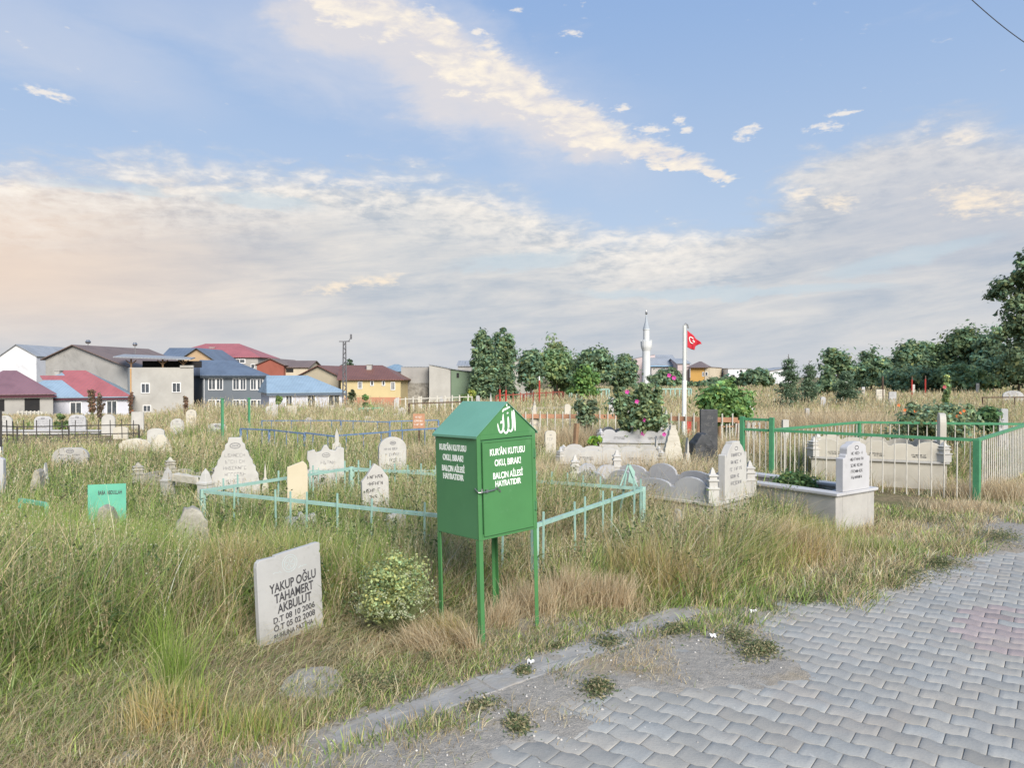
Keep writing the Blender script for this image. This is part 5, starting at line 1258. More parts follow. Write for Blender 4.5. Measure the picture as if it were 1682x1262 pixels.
    MB().lathe((x, Y, 0), [(.12, zz(517)), (.3, zz(515)), (.12, zz(513.5)), (.22, zz(512.5)), (.05, zz(509.5))], 8).build('finial', CHROME, e)
buildings()
# ---------------------------------------------------------------- trees
LEAF = leafmat('tree_leaf', .50)
BARK = mat('grey_brown_bark', (.12, .10, .08), (.07, .06, .05), .95, 8, bump=.6, bscale=12)
def leaf_cloud(P, N, size, cols, rs, aspect=1.7, jitter=.6):
    """leaf-sized folded diamonds at P facing roughly N"""
    n = len(P)
    N = N + rs.normal(0, jitter, (n, 3)); N /= np.linalg.norm(N, axis=1)[:, None] + 1e-9
    a = np.cross(N, rs.normal(0, 1, (n, 3))); a /= np.linalg.norm(a, axis=1)[:, None] + 1e-9; b = np.cross(N, a)
    s = size * rs.uniform(.6, 1.3, (n, 1))
    a = a * s * aspect / 2; b = b * s / 2
    V = np.stack([P - a, P + b + N * s * .12, P + a, P - b + N * s * .12], 1).reshape(-1, 3)
    Q = np.arange(n * 4).reshape(-1, 4)
    C = np.repeat(cols, 4, 0)
    return V, Q, C
def crown(parent, blobs, n, size, base, rs, name='crown', var=.25, hue=.12, m=None, edge=.55, aspect=1.7, clump=None):
    """blobs: (x, y, z, rx, ry, rz); leaves gathered in twigs' ends so that light and gaps show"""
    w = np.array([b[3] * b[5] + b[4] * b[5] for b in blobs]); w = w / w.sum(); P = []; N = []; Cc = []
    for b, f in zip(blobs, w):
        k = max(3, int(n * f)); per = 26; nc = max(3, k // per)
        d = rs.normal(0, 1, (nc, 3)); d /= np.linalg.norm(d, axis=1)[:, None]; d[:, 2] = np.where(d[:, 2] < -.5, -d[:, 2], d[:, 2])
        rad = rs.uniform(edge, 1.0, (nc, 1)) ** .6 * (1 + .16 * rs.normal(0, 1, (nc, 1)))
        rr_ = np.array(b[3:6]); c0 = np.array(b[:3]) + d * rad * rr_
        cs = (clump or .20) * np.mean(rr_) * rs.uniform(.6, 1.4, (nc, 1))
        tone = rs.normal(0, var, (nc, 1))
        idx = np.repeat(np.arange(nc), per)
        off = rs.normal(0, 1, (len(idx), 3)) * cs[idx] * np.array([1, 1, .7])
        P.append(c0[idx] + off); N.append(d[idx] * .5 + off / (np.linalg.norm(off, axis=1)[:, None] + 1e-6) + np.array([0, 0, .5]))
        t = np.exp(tone[idx] + rs.normal(0, .18, (len(idx), 1))); hh = rs.normal(0, hue, (len(idx), 1))
        Cc.append(np.clip(np.array(base)[None] * t * np.concatenate([1 + hh, np.ones_like(hh), 1 - hh], 1), .005, .8))
    P = np.concatenate(P); N = np.concatenate(N); Cc = np.concatenate(Cc)
    V, Q, C = leaf_cloud(P, N, size, Cc, rs, aspect)
    return fast_mesh(name, V, Q, None, C, m or LEAF, parent)
def trunk(parent, x, y, z, h, r, blobs, rnd, name='trunk'):
    mb = MB(); top = Vector((x + rnd.uniform(-.1, .1) * h, y, z + h))
    mb.tube([(x, y, z - .3), (x + (top.x - x) * .4, y, z + h * .4), tuple(top)], [r * 1.25, r, r * .55], 8)
    for b in blobs[:7]:
        s = Vector((x + (top.x - x) * .7, y, z + h * rnd.uniform(.45, .9))); e = Vector(b[:3]); mid = s.lerp(e, .5) + Vector((0, 0, .06 * h))
        mb.tube([tuple(s), tuple(mid), tuple(e)], [r * .5, r * .32, r * .1], 6)
    mb.build(name, BARK, parent, smooth=True)
def tree(label, px0, px1, ytop, Y, base=(.055, .085, .035), n=3200, leaf=.28, seed=1, kind='round', name='broadleaf_tree', group=None, ybot=None, cat='tree', lobes=13, edge=.35):
    rnd = random.Random(seed); rs = np.random.default_rng(seed)
    x = at((px0 + px1) / 2, Y); z = Hf(x, Y); zt_ = zt(ytop, Y); hw = (px1 - px0) / 2 * Y / F * ((1.32 if 'wood' in label else 1.15) if kind == 'round' else 1.0); h = zt_ - z
    e = empty(name, (x, Y, z), label, cat, group); blobs = []
    if kind == 'poplar': hw *= 1.02
    if kind == 'round':
        low = z + h * .02 if ybot is None else zt(ybot, Y)
        blobs.append((x, Y, (low + zt_) / 2, hw * .74, hw * .6, (zt_ - low) * .44))
        for i in range(lobes):
            a = rnd.uniform(0, 6.28); f = rnd.uniform(.0, 1.0); zz = low + (zt_ - low) * (.16 + .66 * f); ww = hw * (.78 if f < .6 else .78 * (1.5 - f))
            r = hw * rnd.uniform(.24, .42); blobs.append((x + math.cos(a) * ww * rnd.uniform(.5, 1), Y + math.sin(a) * ww * .8, zz, r, r, min(r * .9, (zt_ - low) * .28)))
        blobs.append((x + rnd.uniform(-.3, .3) * hw, Y, zt_ - h * .12, hw * .30, hw * .3, h * .12))
        trunk(e, x, Y, z, h * .5, max(.06, h * .022), blobs, rnd)
    elif kind == 'poplar':
        k = 7
        for s in range(k):
            cx = x + (s / (k - 1) - .5) * 1.5 * hw * (.9); hh = h * rnd.uniform(.84, 1.0) * (1 - .10 * abs(s / (k - 1) - .5))
            for q in range(7):
                f = q / 6; r = hw * .44 * (1.0 - .45 * f) * rnd.uniform(.85, 1.2)
                blobs.append((cx + rnd.uniform(-.08, .08) * hw, Y + rnd.uniform(-.5, .5) * hw, z + hh * (.07 + .86 * f), r, r, hh * .11))
        mb = MB()
        for s in (-.3, 0, .3): mb.tube([(x + s * hw, Y, z - .3), (x + s * hw * 1.2, Y, z + h * .5), (x + s * hw * 1.3, Y, z + h * .85)], [.22, .14, .04], 6)
        mb.build('trunk', BARK, e)
    elif kind == 'conifer':
        P = []; mb = MB(); mb.tube([(x, Y, z - .2), (x, Y, zt_)], [h * .022, h * .004], 7)
        tiers = int(6 + h * 1.2)
        for i in range(tiers):
            f = i / tiers; zz = z + h * (.10 + .86 * f); R_ = hw * (1 - f) ** .85 * rnd.uniform(.7, 1.15) + .06
            for k in range(7):
                a = rnd.uniform(0, 6.28); L = R_ * rnd.uniform(.6, 1.1); d = Vector((math.cos(a), math.sin(a), 0))
                p1 = Vector((x, Y, zz)) + d * L + Vector((0, 0, L * .08 - L * .05)); mb.tube([(x, Y, zz), tuple(p1)], [.018 * h * .4, .004], 4)
                for q in range(int(8 * L / max(.3, hw) * 3) + 3):
                    g = rnd.uniform(.2, 1.05); P.append(Vector((x, Y, zz)).lerp(p1, g) + Vector((rnd.gauss(0, .09), rnd.gauss(0, .09), rnd.gauss(0, .03))) * (.35 + hw * .6))
        P = np.array([tuple(p) for p in P]); rp = np.repeat(P, 4, 0) + rs.normal(0, .05 + .02 * hw, (len(P) * 4, 3))
        c = np.clip(np.array(base)[None] * np.exp(rs.normal(0, .3, (len(rp), 1))), .005, .5) * np.ones((1, 3))
        V, Q, C = leaf_cloud(rp, np.tile([0, 0, 1.], (len(rp), 1)), leaf, c, rs, 3.0)
        fast_mesh('crown', V, Q, None, C, LEAF, e); mb.build('trunk', BARK, e); return e
    crown(e, blobs, n, leaf, base, rs, edge=.05 if kind == 'poplar' else edge, clump=.42 if kind == 'poplar' else .24)
    return e
def trees():
    dk = (.105, .150, .088); md = (.135, .190, .095); br = (.16, .25, .08); ol = (.15, .185, .10)
    g = 'trees behind the cemetery'
    T = [('left one of the pair of tall dark poplars behind the green box', 775, 812, 539, 88, dk, 5200, .26, 'poplar', 'poplar_tree'),
         ('right one of the pair of tall dark poplars behind the green box', 811, 845, 535, 90, dk, 5200, .26, 'poplar', 'poplar_tree'),
         ('dark dense tree at the left end of the round tree row', 851, 892, 574, 74, dk, 3600, .24, 'round', 'broadleaf_tree'),
         ('broad mid green tree second in the round tree row', 880, 950, 576, 78, md, 5200, .26, 'round', 'broadleaf_tree'),
         ('small high tree top rising behind the round tree row', 893, 932, 558, 92, ol, 2200, .28, 'round', 'broadleaf_tree'),
         ('broad dark green tree third in the round tree row', 942, 1008, 575, 76, dk, 5000, .25, 'round', 'broadleaf_tree'),
         ('dark tree at the right end of the round tree row beside the minaret', 1002, 1047, 583, 80, dk, 3600, .26, 'round', 'broadleaf_tree'),
         ('bright young tree standing in front of the round tree row', 938, 984, 602, 44, (.10, .17, .055), 2600, .13, 'round', 'young_tree'),
         ('dark bushy tree under the orange and pink apartments', 1072, 1118, 609, 120, dk, 2400, .38, 'round', 'broadleaf_tree'),
         ('low dark hedge tree below the orange apartment block', 1128, 1172, 630, 110, dk, 1500, .36, 'round', 'broadleaf_tree'),
         ('rounded dark tree below the white apartment blocks', 1158, 1216, 622, 115, dk, 2200, .38, 'round', 'broadleaf_tree'),
         ('wide dark tree right of the white apartment blocks', 1215, 1268, 608, 110, dk, 3000, .36, 'round', 'broadleaf_tree'),
         ('small dark pine with layered branches, left one of the group of pines', 1268, 1322, 582, 32, (.095, .135, .085), 0, .055, 'conifer', 'pine_tree'),
         ('small dark pine behind and right of the layered pine', 1306, 1352, 592, 36, (.10, .14, .088), 0, .06, 'conifer', 'pine_tree'),
         ('airy dark tree with gaps in its crown right of the pines', 1346, 1404, 572, 50, dk, 3000, .17, 'round', 'broadleaf_tree'),
         ('small dark pine under the airy tree', 1362, 1420, 606, 36, (.095, .135, .085), 0, .06, 'conifer', 'pine_tree'),
         ('dark round tree at the left end of the right-hand wood', 1405, 1458, 579, 78, dk, 3600, .25, 'round', 'broadleaf_tree'),
         ('low olive tree between two taller ones in the right-hand wood', 1440, 1492, 592, 90, ol, 3000, .28, 'round', 'broadleaf_tree'),
         ('pointed tree second in the skyline of the right-hand wood', 1474, 1524, 562, 80, dk, 4200, .26, 'round', 'broadleaf_tree'),
         ('flat-topped tree third in the skyline of the right-hand wood', 1505, 1568, 566, 84, md, 4600, .27, 'round', 'broadleaf_tree'),
         ('tall spreading tree fourth in the skyline of the right-hand wood', 1548, 1626, 541, 78, (.08, .115, .06), 6800, .26, 'round', 'broadleaf_tree'),
         ('bushy bright undergrowth tree at the foot of the right-hand wood', 1545, 1618, 602, 66, (.15, .20, .10), 3600, .22, 'round', 'broadleaf_tree'),
         ('dark tree behind the trunk of the largest tree at right', 1600, 1665, 553, 74, dk, 5200, .26, 'round', 'broadleaf_tree'),
         ('low dense tree filling the foot of the wood, left part', 1456, 1540, 606, 70, dk, 4200, .24, 'round', 'broadleaf_tree'),
         ('low dense tree filling the foot of the wood, right part', 1628, 1720, 572, 66, dk, 6000, .24, 'round', 'broadleaf_tree')]
    for i, (lb, a, b, yt, Y, c, n, lf, kd, nm) in enumerate(T):
        tree(lb, a, b, yt, Y, tuple(v * 2.0 for v in c), int(n * (1.8 if 'wood' in lb else 2.0 if kd == 'poplar' else 1.4)), lf, seed=100 + i, kind=kd, name=nm, group='trees of the right-hand wood' if 'right-hand wood' in lb or 'of the wood' in lb else 'tall poplars' if 'poplar' in nm else 'round tree row' if 'round tree row' in lb else 'small pines' if 'pine' in nm else None)
    # the largest tree, leaving the frame on the right
    rnd = random.Random(77); rs = np.random.default_rng(77); Y = 58.; x = at(1708, Y); z = Hf(x, Y); k = Y / F
    e = empty('broadleaf_tree', (x, Y, z), 'largest tree, dark and tall, cut by the right edge of the photo', 'tree')
    bl = []
    for (px, py, rx, ry) in ((1668, 478, 36, 24), (1690, 450, 30, 28), (1662, 508, 28, 16), (1700, 430, 26, 20), (1672, 455, 18, 12), (1690, 520, 40, 34), (1668, 545, 36, 22), (1700, 560, 52, 40), (1685, 600, 54, 34), (1720, 480, 46, 50), (1740, 540, 50, 60), (1650, 486, 16, 12), (1678, 428, 12, 12), (1745, 440, 40, 30)):
        bl.append((at(px, Y), Y + rnd.uniform(-1, 1), zt(py, Y), rx * k, rx * k * .9, ry * k))
    trunk(e, x, Y, z, 6.5, .28, bl, rnd); crown(e, bl, 17000, .22, (.19, .26, .15), rs, edge=.3, clump=.16, var=.3)
    tree('small dark tree top behind the yellow house roof', 556, 588, 587, 110, dk, 1500, .34, seed=150)
    tree('small leafy bush by the yellow house wall left', 572, 584, 640, 70, ol, 500, .18, seed=151, name='shrub', cat='shrub')
trees()
# ---------------------------------------------------------------- shrubs and flowers
def shrub(label, px0, px1, ytop, ybot, Y, base, n, leaf, seed, name='shrub', cat='shrub', lobes=12, stalks=0, flowers=(), fcol=(.62, .06, .30), fsize=.05, var=.3):
    rnd = random.Random(seed); rs = np.random.default_rng(seed); x = at((px0 + px1) / 2, Y); z = Hf(x, Y); k = Y / F; base = tuple(v * 2.0 + .015 for v in base)
    e = empty(name, (x, Y, z), label, cat); bl = []
    for i in range(lobes):
        px = px0 + (px1 - px0) * (.18 + .64 * rnd.random()); f = rnd.random(); py = ytop + (ybot - ytop) * (.2 + .7 * f)
        r = (px1 - px0) * k * rnd.uniform(.11, .20); bl.append((at(px, Y), Y + rnd.uniform(-1, 1) * r, zt(py, Y), r, r, min(r, (ybot - ytop) * k * .35)))
    mb = MB()
    for b in bl: mb.tube([(x + rnd.uniform(-.1, .1), Y, z - .05), (b[0], b[1], b[2])], [.014, .005], 5)
    sp = []
    for s in range(stalks):
        px = px0 + (px1 - px0) * rnd.random(); x1 = at(px, Y); zz = zt(ytop - rnd.uniform(-8, 14), Y)
        mb.tube([(x + (x1 - x) * .5, Y, z), (x1, Y + rnd.uniform(-.2, .2), zz)], [.012, .005], 5)
        for q in range(9):
            f = .35 + .65 * q / 9; sp.append((x + (x1 - x) * (.5 + .5 * f), Y + rnd.uniform(-.05, .05), z + (zz - z) * f, .05, .05, .05))
    mb.build('stems', mat('green_stem', (.12, .15, .06), (.10, .12, .05), .8), e)
    crown(e, bl + sp, n, leaf, base, rs, name='foliage', var=var, edge=.1, clump=.45)
    for (px, py, dy) in flowers:
        c = Vector((at(px, Y - .25), Y - .25 + dy, zt(py, Y - .25))); m = MB()
        for q in range(5):
            a = R(q * 72 + rnd.uniform(-10, 10)); d = Vector((math.cos(a), -.3, math.sin(a))); s_ = Vector((-math.sin(a), 0, math.cos(a)))
            m.add([c, c + d * fsize * .6 + s_ * fsize * .42, c + d * fsize + Vector((0, -.01, 0)), c + d * fsize * .6 - s_ * fsize * .42], [(0, 1, 2, 3)])
        m.build('flower', mat('petal_%d' % int(fcol[1] * 1000), fcol, tuple(v * .8 for v in fcol), .7, 30), e)
    return e
gr = (.085, .145, .055)
shrub('tall hollyhock clump with pink blooms in front of the minaret', 1008, 1094, 634, 708, 13.5, (.115, .155, .08), 4200, .055, 201, 'hollyhock', 'flowering plant', 24, stalks=7,
      flowers=((1030, 644, 0), (1057, 690, 0), (1099, 617, 0), (1107, 621, 0), (1091, 714, 0), (1056, 713, 0), (1046, 660, 0)), fcol=(.62, .07, .36), fsize=.045)
shrub('bright leafy shrub with upright shoots right of the flagpole', 1143, 1234, 640, 690, 16.5, (.10, .165, .055), 4200, .075, 202, 'leafy_shrub', 'shrub', 12, stalks=4)
shrub('upright light green sapling above the leafy shrub', 1184, 1208, 612, 665, 17.2, (.11, .18, .06), 1500, .075, 203, 'sapling', 'sapling', 16)
shrub('flowering garden plants with orange blooms behind the cream grave', 1462, 1600, 672, 716, 12.9, (.125, .16, .09), 5600, .05, 204, 'garden_flowers', 'flowering plant', 40, stalks=8,
      flowers=((1476, 666, 0), (1486, 674, 0), (1503, 676, 0), (1538, 691, 0), (1578, 678, 0), (1572, 684, 0), (1583, 675, 0)), fcol=(.70, .20, .06), fsize=.032)
shrub('dark green leafy plants left of the narrow grey slab', 1590, 1640, 670, 706, 13.6, (.06, .11, .045), 2400, .06, 205, 'garden_plants', 'plant', 8)
shrub('tall pale hollyhock stalk in front of the right-hand wood', 1548, 1556, 612, 670, 20, (.14, .19, .08), 500, .06, 206, 'hollyhock_stalk', 'plant', 4, stalks=2, flowers=((1551, 636, 0),), fcol=(.45, .1, .12), fsize=.06)
shrub('pale grey-green shrub against the orange fence', 944, 982, 652, 704, 16.0, (.10, .13, .075), 1900, .06, 207, 'shrub', 'shrub', 26)
shrub('small bright bush before the green shed', 812 - 60, 812 - 30, 646, 662, 40, (.10, .15, .05), 700, .12, 208, 'bush', 'bush', 5)
shrub('yellow-green bush at the foot of the poplars', 764, 784, 642, 658, 38, (.20, .25, .06), 600, .11, 209, 'bush', 'bush', 5)
shrub('small tree-like green bush in front of the yellow house', 594, 618, 646, 682, 40, (.10, .16, .05), 900, .12, 210, 'bush', 'bush', 6)
shrub('light green vine-like bush before the blue-roofed low house', 448, 466, 632, 668, 60, (.12, .19, .06), 700, .16, 211, 'bush', 'bush', 6)
shrub('rusty red dock plant in front of the lavender-white house', 146, 158, 652, 676, 34, (.13, .085, .06), 80, .06, 212, 'dry_dock_plant', 'weed', 12, stalks=3)
shrub('brown dead branching weed beside the lavender-white house', 158, 172, 655, 695, 30, (.10, .075, .055), 40, .05, 213, 'dead_weed', 'weed', 10, stalks=4)
shrub('leafy green weeds between the left pair of round headstones', 86, 112, 672, 706, 25, (.09, .13, .05), 900, .08, 214, 'weed_clump', 'weeds', 5)
shrub('red stalky sorrel at the foot of the grey concrete house', 212, 218, 646, 668, 36, (.14, .08, .055), 50, .05, 215, 'dry_dock_plant', 'weed', 8, stalks=2)
shrub('reddish stalk weed in tan grass before the grey-blue house', 303, 309, 650, 672, 34, (.14, .09, .06), 40, .05, 216, 'dry_dock_plant', 'weed', 8, stalks=2)
shrub('bright green tuft between the two middle marble graves', 965, 990, 718, 730, 11.6, (.16, .26, .05), 500, .05, 217, 'weed_clump', 'weeds', 4)
shrub('dark low creeping weed patch inside the stepped marble box grave', 1262, 1362, 782, 800, 8.15, (.065, .11, .04), 2600, .028, 218, 'creeping_weed', 'weeds', 10)
def umbel():
    rnd = random.Random(31); rs = np.random.default_rng(31); Y = 4.45; x = at(648, Y); z = Hf(x, Y)
    e = empty('umbel_bush', (x, Y, z), 'rounded pale green bush dotted with small white flower heads beside the green box', 'bush')
    bl = []
    for i in range(26):
        d = np.array([rnd.gauss(0, 1), rnd.gauss(0, 1), abs(rnd.gauss(0, 1))]); d /= np.linalg.norm(d)
        q_ = rnd.uniform(.45, 1.4); bl.append((x + d[0] * .14 * q_, Y + d[1] * .14 * q_, z + .15 + d[2] * .21 * q_, .08, .08, .065))
    crown(e, bl, 9000, .013, (.42, .48, .22), rs, name='foliage', var=.28, edge=.1, clump=.42)
    mb = MB(); P = []; N = []
    for i in range(130):
        d = np.array([rnd.gauss(0, 1), rnd.gauss(0, 1) - .25, abs(rnd.gauss(0, 1)) * .9]); d /= np.linalg.norm(d)
        r = rnd.uniform(.75, 1.32); c = np.array([x + d[0] * .215 * r, Y + d[1] * .215 * r, z + .17 + d[2] * .235 * r])
        mb.tube([(x + d[0] * .03, Y + d[1] * .03, z + .02), tuple(c)], [.0028, .0014], 4)
        for k in range(9):
            q = rs.normal(0, .010, 3); P.append(c + q); N.append(d + np.array([0, 0, .6]))
    mb.build('stems', mat('pale_green_stem', (.19, .23, .10), (.15, .19, .08), .8), e)
    V, Q, C = leaf_cloud(np.array(P), np.array(N), .0088, np.clip(np.array([[.55, .58, .40]]) * np.exp(rs.normal(0, .15, (len(P), 1))), 0, .8), rs, 1.1, .4)
    fast_mesh('flower_heads', V, Q, None, C, LEAF, e)
umbel()
# ---------------------------------------------------------------- grasses
BLADE = leafmat('grass_blade', .40, .75)
rs = np.random.default_rng(11)
def GH(x, y):
    """how tall the growth stands at a place"""
    s = s_of(x, y); t = t_of(x, y); r = np.hypot(x, y)
    e = np.interp(t, [-6, 0, 1, 1.6, 2.2, 2.9, 4.6, 5.4, 6.4, 8, 12, 20], [1.3, 1.42, 1.35, 1.15, .60, .25, .25, .6, 1.2, 1.4, 1.2, .8])
    T = np.interp(t, [-6, 0, 1.2, 2.2, 3.2, 4.6, 5.4, 6.5, 9, 14], [.56, .58, .54, .50, .46, .40, .32, .28, .28, .35])
    n = fnoise(x * 1.3 + 9, y * 1.3 + 4, 3)
    k = sstep(e - .22, e + .25, s + n * .5)
    T = np.where(s > 3.0, T + (.29 - T) * sstep(3.6, 5.2, s), T)
    T = T + sstep(15, 26, r) * .12
    tx = x / np.maximum(y, .5)
    T = T + .32 * sstep(30, 38, y) * sstep(56, 50, y) * sstep(-.12, -.22, tx) * sstep(-.52, -.45, tx)
    h = .075 + .05 * sstep(2.5, 3.2, t) + T * k * (1 + 1.3 * fnoise(x * .55 + 3, y * .55 + 8, 3))
    # stones and box kept readable: growth is short right in front of them
    h = np.where((np.abs(s - .02) < .115) & (t < 2.75) & (t > -.1), .02, h)
    for (cx, cy, rr_, f) in KEEP:
        h = h * (1 - f * np.exp(-(((x - cx) ** 2 + (y - cy) ** 2) / rr_ ** 2)))
    h = np.where(in_quad(x, y, [(5.75, 9.9), (4.0, 11.0), (4.5, 12.1), (6.6, 11.5)]), .03, h)
    h = h * (1 - .85 * sstep(-.42, -.52, tx) * sstep(13.5, 16, y) * sstep(26, 23, y)) * (1 - .5 * sstep(-.42, -.52, tx) * sstep(23, 26, y) * sstep(60, 50, y))
    sv = np.interp(t, [-6, 1, 2.2, 2.7, 3.2, 4, 6, 9], [.1, -.05, -.05, -.25, -.45, -.52, -.58, -.5]) + 1.1 * fnoise(x * 2.4 + 5, y * 2.4 + 1, 3)
    h = np.where(s < sv, .02, h)
    h = h * np.where(y > 58, .6, 1)
    return h
KEEP = [(at(477, 4.1), 4.1, .35, .85), (2.4, 7.0, .5, .45), (1.75, 7.1, .6, .55), (3.5, 7.1, .35, .3), (at(620, 6.3), 6.3, .5, .25), (at(175, 6.2), 6.2, .7, .45), (at(175, 6.7), 6.7, .4, .55), (at(314, 5.6), 5.6, .5, .35),
        (at(386, 8), 8.0, .9, .3), (at(488, 7), 7.0, .6, .3), (5.0, 9.3, .9, .75), (4.2, 9.9, .8, .6), (at(116, 11.3), 11.3, .9, .35), (1.0, 9.8, .6, .75), (1.4, 12.6, .8, .5), (at(1164, 11.5), 11.5, .8, .4), (1.15, 6.6, .38, .7), (.7, 5.8, .5, .45), (-.1, 4.7, .35, .5), (.05, 5.0, .3, .3), (2.0, 12.5, 1.0, .3)]
def in_quad(x, y, q):
    ins = np.ones_like(x, bool); sg = None
    ar = sum(q[i][0] * q[(i + 1) % 4][1] - q[(i + 1) % 4][0] * q[i][1] for i in range(4))
    for i in range(4):
        (x0, y0), (x1, y1) = q[i], q[(i + 1) % 4]
        c = (x1 - x0) * (y - y0) - (y1 - y0) * (x - x0)
        ins &= (c * np.sign(ar) > 0)
    return ins
TOMBQ = [[(2.06, 7.42), (.71, 8.68), (1.33, 9.35), (2.69, 8.09)], [(3.25, 7.32), (2.39, 8.55), (2.98, 8.96), (3.84, 7.73)]]
def blocked(x, y):
    b = s_of(x, y) < -.9
    for q in TOMBQ: b |= in_quad(x, y, q)
    return b
def greenness(x, y):
    s = s_of(x, y); t = t_of(x, y); r = np.hypot(x, y); tx = x / np.maximum(y, .5)
    g = .56 + 1.6 * fnoise(x * .8 + 40, y * .8 + 7, 3)
    g = g + .50 * sstep(-.3, -1.0, x) * sstep(4.6, 5.4, y) * sstep(12, 8, r)
    g = g - .20 * sstep(.12, .2, tx) * sstep(8, 10, r)
    g = g - .26 * sstep(13, 24, r) + .12 * sstep(-.1, -.4, tx) * sstep(30, 18, r)
    g = g - .22 * sstep(1.3, .6, s) * sstep(2.6, 1.5, t) 
    g = g - .12 * sstep(2.4, 3.2, t) * sstep(1.6, .6, s)
    return np.clip(g, .04, .95)
GREENS = np.array([(.27, .37, .10), (.20, .30, .08), (.36, .44, .13), (.15, .22, .08), (.31, .38, .17)])
STRAWS = np.array([(.60, .51, .31), (.70, .63, .43), (.55, .46, .27), (.46, .37, .22), (.60, .47, .29), (.36, .28, .18)])
def pick_cols(g, n):
    isg = rs.random(n) < g
    a = GREENS[rs.integers(0, len(GREENS), n)]; b = STRAWS[rs.integers(0, len(STRAWS), n)]
    c = np.where(isg[:, None], a, b) * np.exp(rs.normal(0, .16, (n, 1)))
    return np.clip(c, .01, .8), isg
def blades_mesh(name, P, h, lean, width, col, seg, label=None, kind='stuff'):
    """P (n,3), lean (n,2) horizontal throw as a fraction of h; each blade a tapering bent strip"""
    n = len(P); L = np.concatenate([lean, np.zeros((n, 1))], 1)
    ln = np.linalg.norm(lean, axis=1) + 1e-6
    ang = rs.uniform(0, 2 * np.pi, n); side = np.stack([np.cos(ang), np.sin(ang), np.zeros(n)], 1)
    V = []; us = np.linspace(0, 1, seg + 1)
    for i, u in enumerate(us):
        hz = h * (u - .5 * np.minimum(ln, 1.6) * u * u * .55)
        c = P + L * (h * u ** 1.8)[:, None]; c[:, 2] += hz
        if i < seg:
            w = (width * (1 - .75 * u ** 1.4) * .5)[:, None]; V += [c - side * w, c + side * w]
        else: V.append(c)
    V = np.stack(V, 1).reshape(-1, 3); k = 2 * seg + 1; b = np.arange(n)[:, None] * k
    Q = np.concatenate([np.stack([b[:, 0] + 2 * i, b[:, 0] + 2 * i + 1, b[:, 0] + 2 * i + 3, b[:, 0] + 2 * i + 2], 1) for i in range(seg - 1)]) if seg > 1 else None
    T = np.stack([b[:, 0] + 2 * seg - 2, b[:, 0] + 2 * seg - 1, b[:, 0] + 2 * seg], 1)
    o = fast_mesh(name, V, Q, T, np.repeat(col, k, 0), BLADE); tag(o, label, None, None, kind); return o
def sample(r0, r1, n, az0=-44, az1=44, pw=None):
    """points spread so that nearer ground gets more; density ~ r^-pw"""
    u = rs.random(n); a = np.radians(rs.uniform(az0, az1, n)); q = 2 - pw
    r = (r0 ** q + u * (r1 ** q - r0 ** q)) ** (1 / q)
    return np.sin(a) * r, np.cos(a) * r
def tufts(r0, r1, ntuft, per, wfun, seg, name, pw=1.8, hmul=1., lie=0., gbias=0., hmin=.05, label=None):
    x, y = sample(r0, r1, ntuft, pw=pw); h0 = GH(x, y); ok = (h0 > hmin) & ~blocked(x, y); x, y, h0 = x[ok], y[ok], h0[ok]
    g = np.clip(.04 + greenness(x, y) + rs.normal(0, .22, len(x)) + gbias, 0, 1); th = rs.uniform(.6, 1.35, len(x)); tone = np.exp(rs.normal(0, .20, len(x))); tl = rs.normal(0, .24, (len(x), 2)) + np.array([.10, -.02])
    i = np.repeat(np.arange(len(x)), per); r = np.hypot(x, y)[i]
    off = rs.normal(0, 1, (len(i), 2)) * (.022 + .004 * r)[:, None]
    X = x[i] + off[:, 0]; Y = y[i] + off[:, 1]
    hh = h0[i] * th[i] * rs.uniform(.45, 1.15, len(i)) * hmul
    lean = tl[i] + off / ((.022 + .004 * r)[:, None]) * .16 + rs.normal(0, .30 + lie, (len(i), 2))
    col, isg = pick_cols(g[i], len(i))
    col = np.clip(col * tone[i][:, None], .01, .85)
    hh = hh * np.where(isg, .92, 1.05)
    P = np.stack([X, Y, H(X, Y) - .01], 1); w = wfun(r) * rs.uniform(.6, 1.3, len(i)) * np.where(isg, 1.25, .8)
    blades_mesh(name, P, hh, lean, w, col, seg, label)
    return len(i)
tufts(2.6, 8.5, 21000, 13, lambda r: .0036 + .0005 * r, 3, 'tall_grass_near', pw=1.0, label='mixed green and straw grass filling the near graveyard')
tufts(8.5, 20, 19000, 13, lambda r: .0012 * r ** 1.0 - .003, 2, 'tall_grass_middle', pw=1.5, label='straw coloured grass between the graves')
tufts(20, 75, 17000, 12, lambda r: .00085 * r, 2, 'tall_grass_far', pw=1.6, hmul=1.0, label='tan dry grass of the far part of the graveyard')
def far_field():
    n = 60000; x, y = sample(60, 160, n, -42, 42, 1.5); ok = (np.hypot(x, y) > 0) & ~((x / y < -.0) & (y > 66)); x, y = x[ok], y[ok]; n = len(x)
    col, isg = pick_cols(np.full(n, .22), n); P = np.stack([x, y, H(x, y) - .02], 1); r = np.hypot(x, y)
    blades_mesh('tall_grass_distant', P, rs.uniform(.25, .55, n), rs.normal(0, .2, (n, 2)), .0010 * r * 1.0, col * .95, 1, 'pale dry grass of the distant field')
far_field()
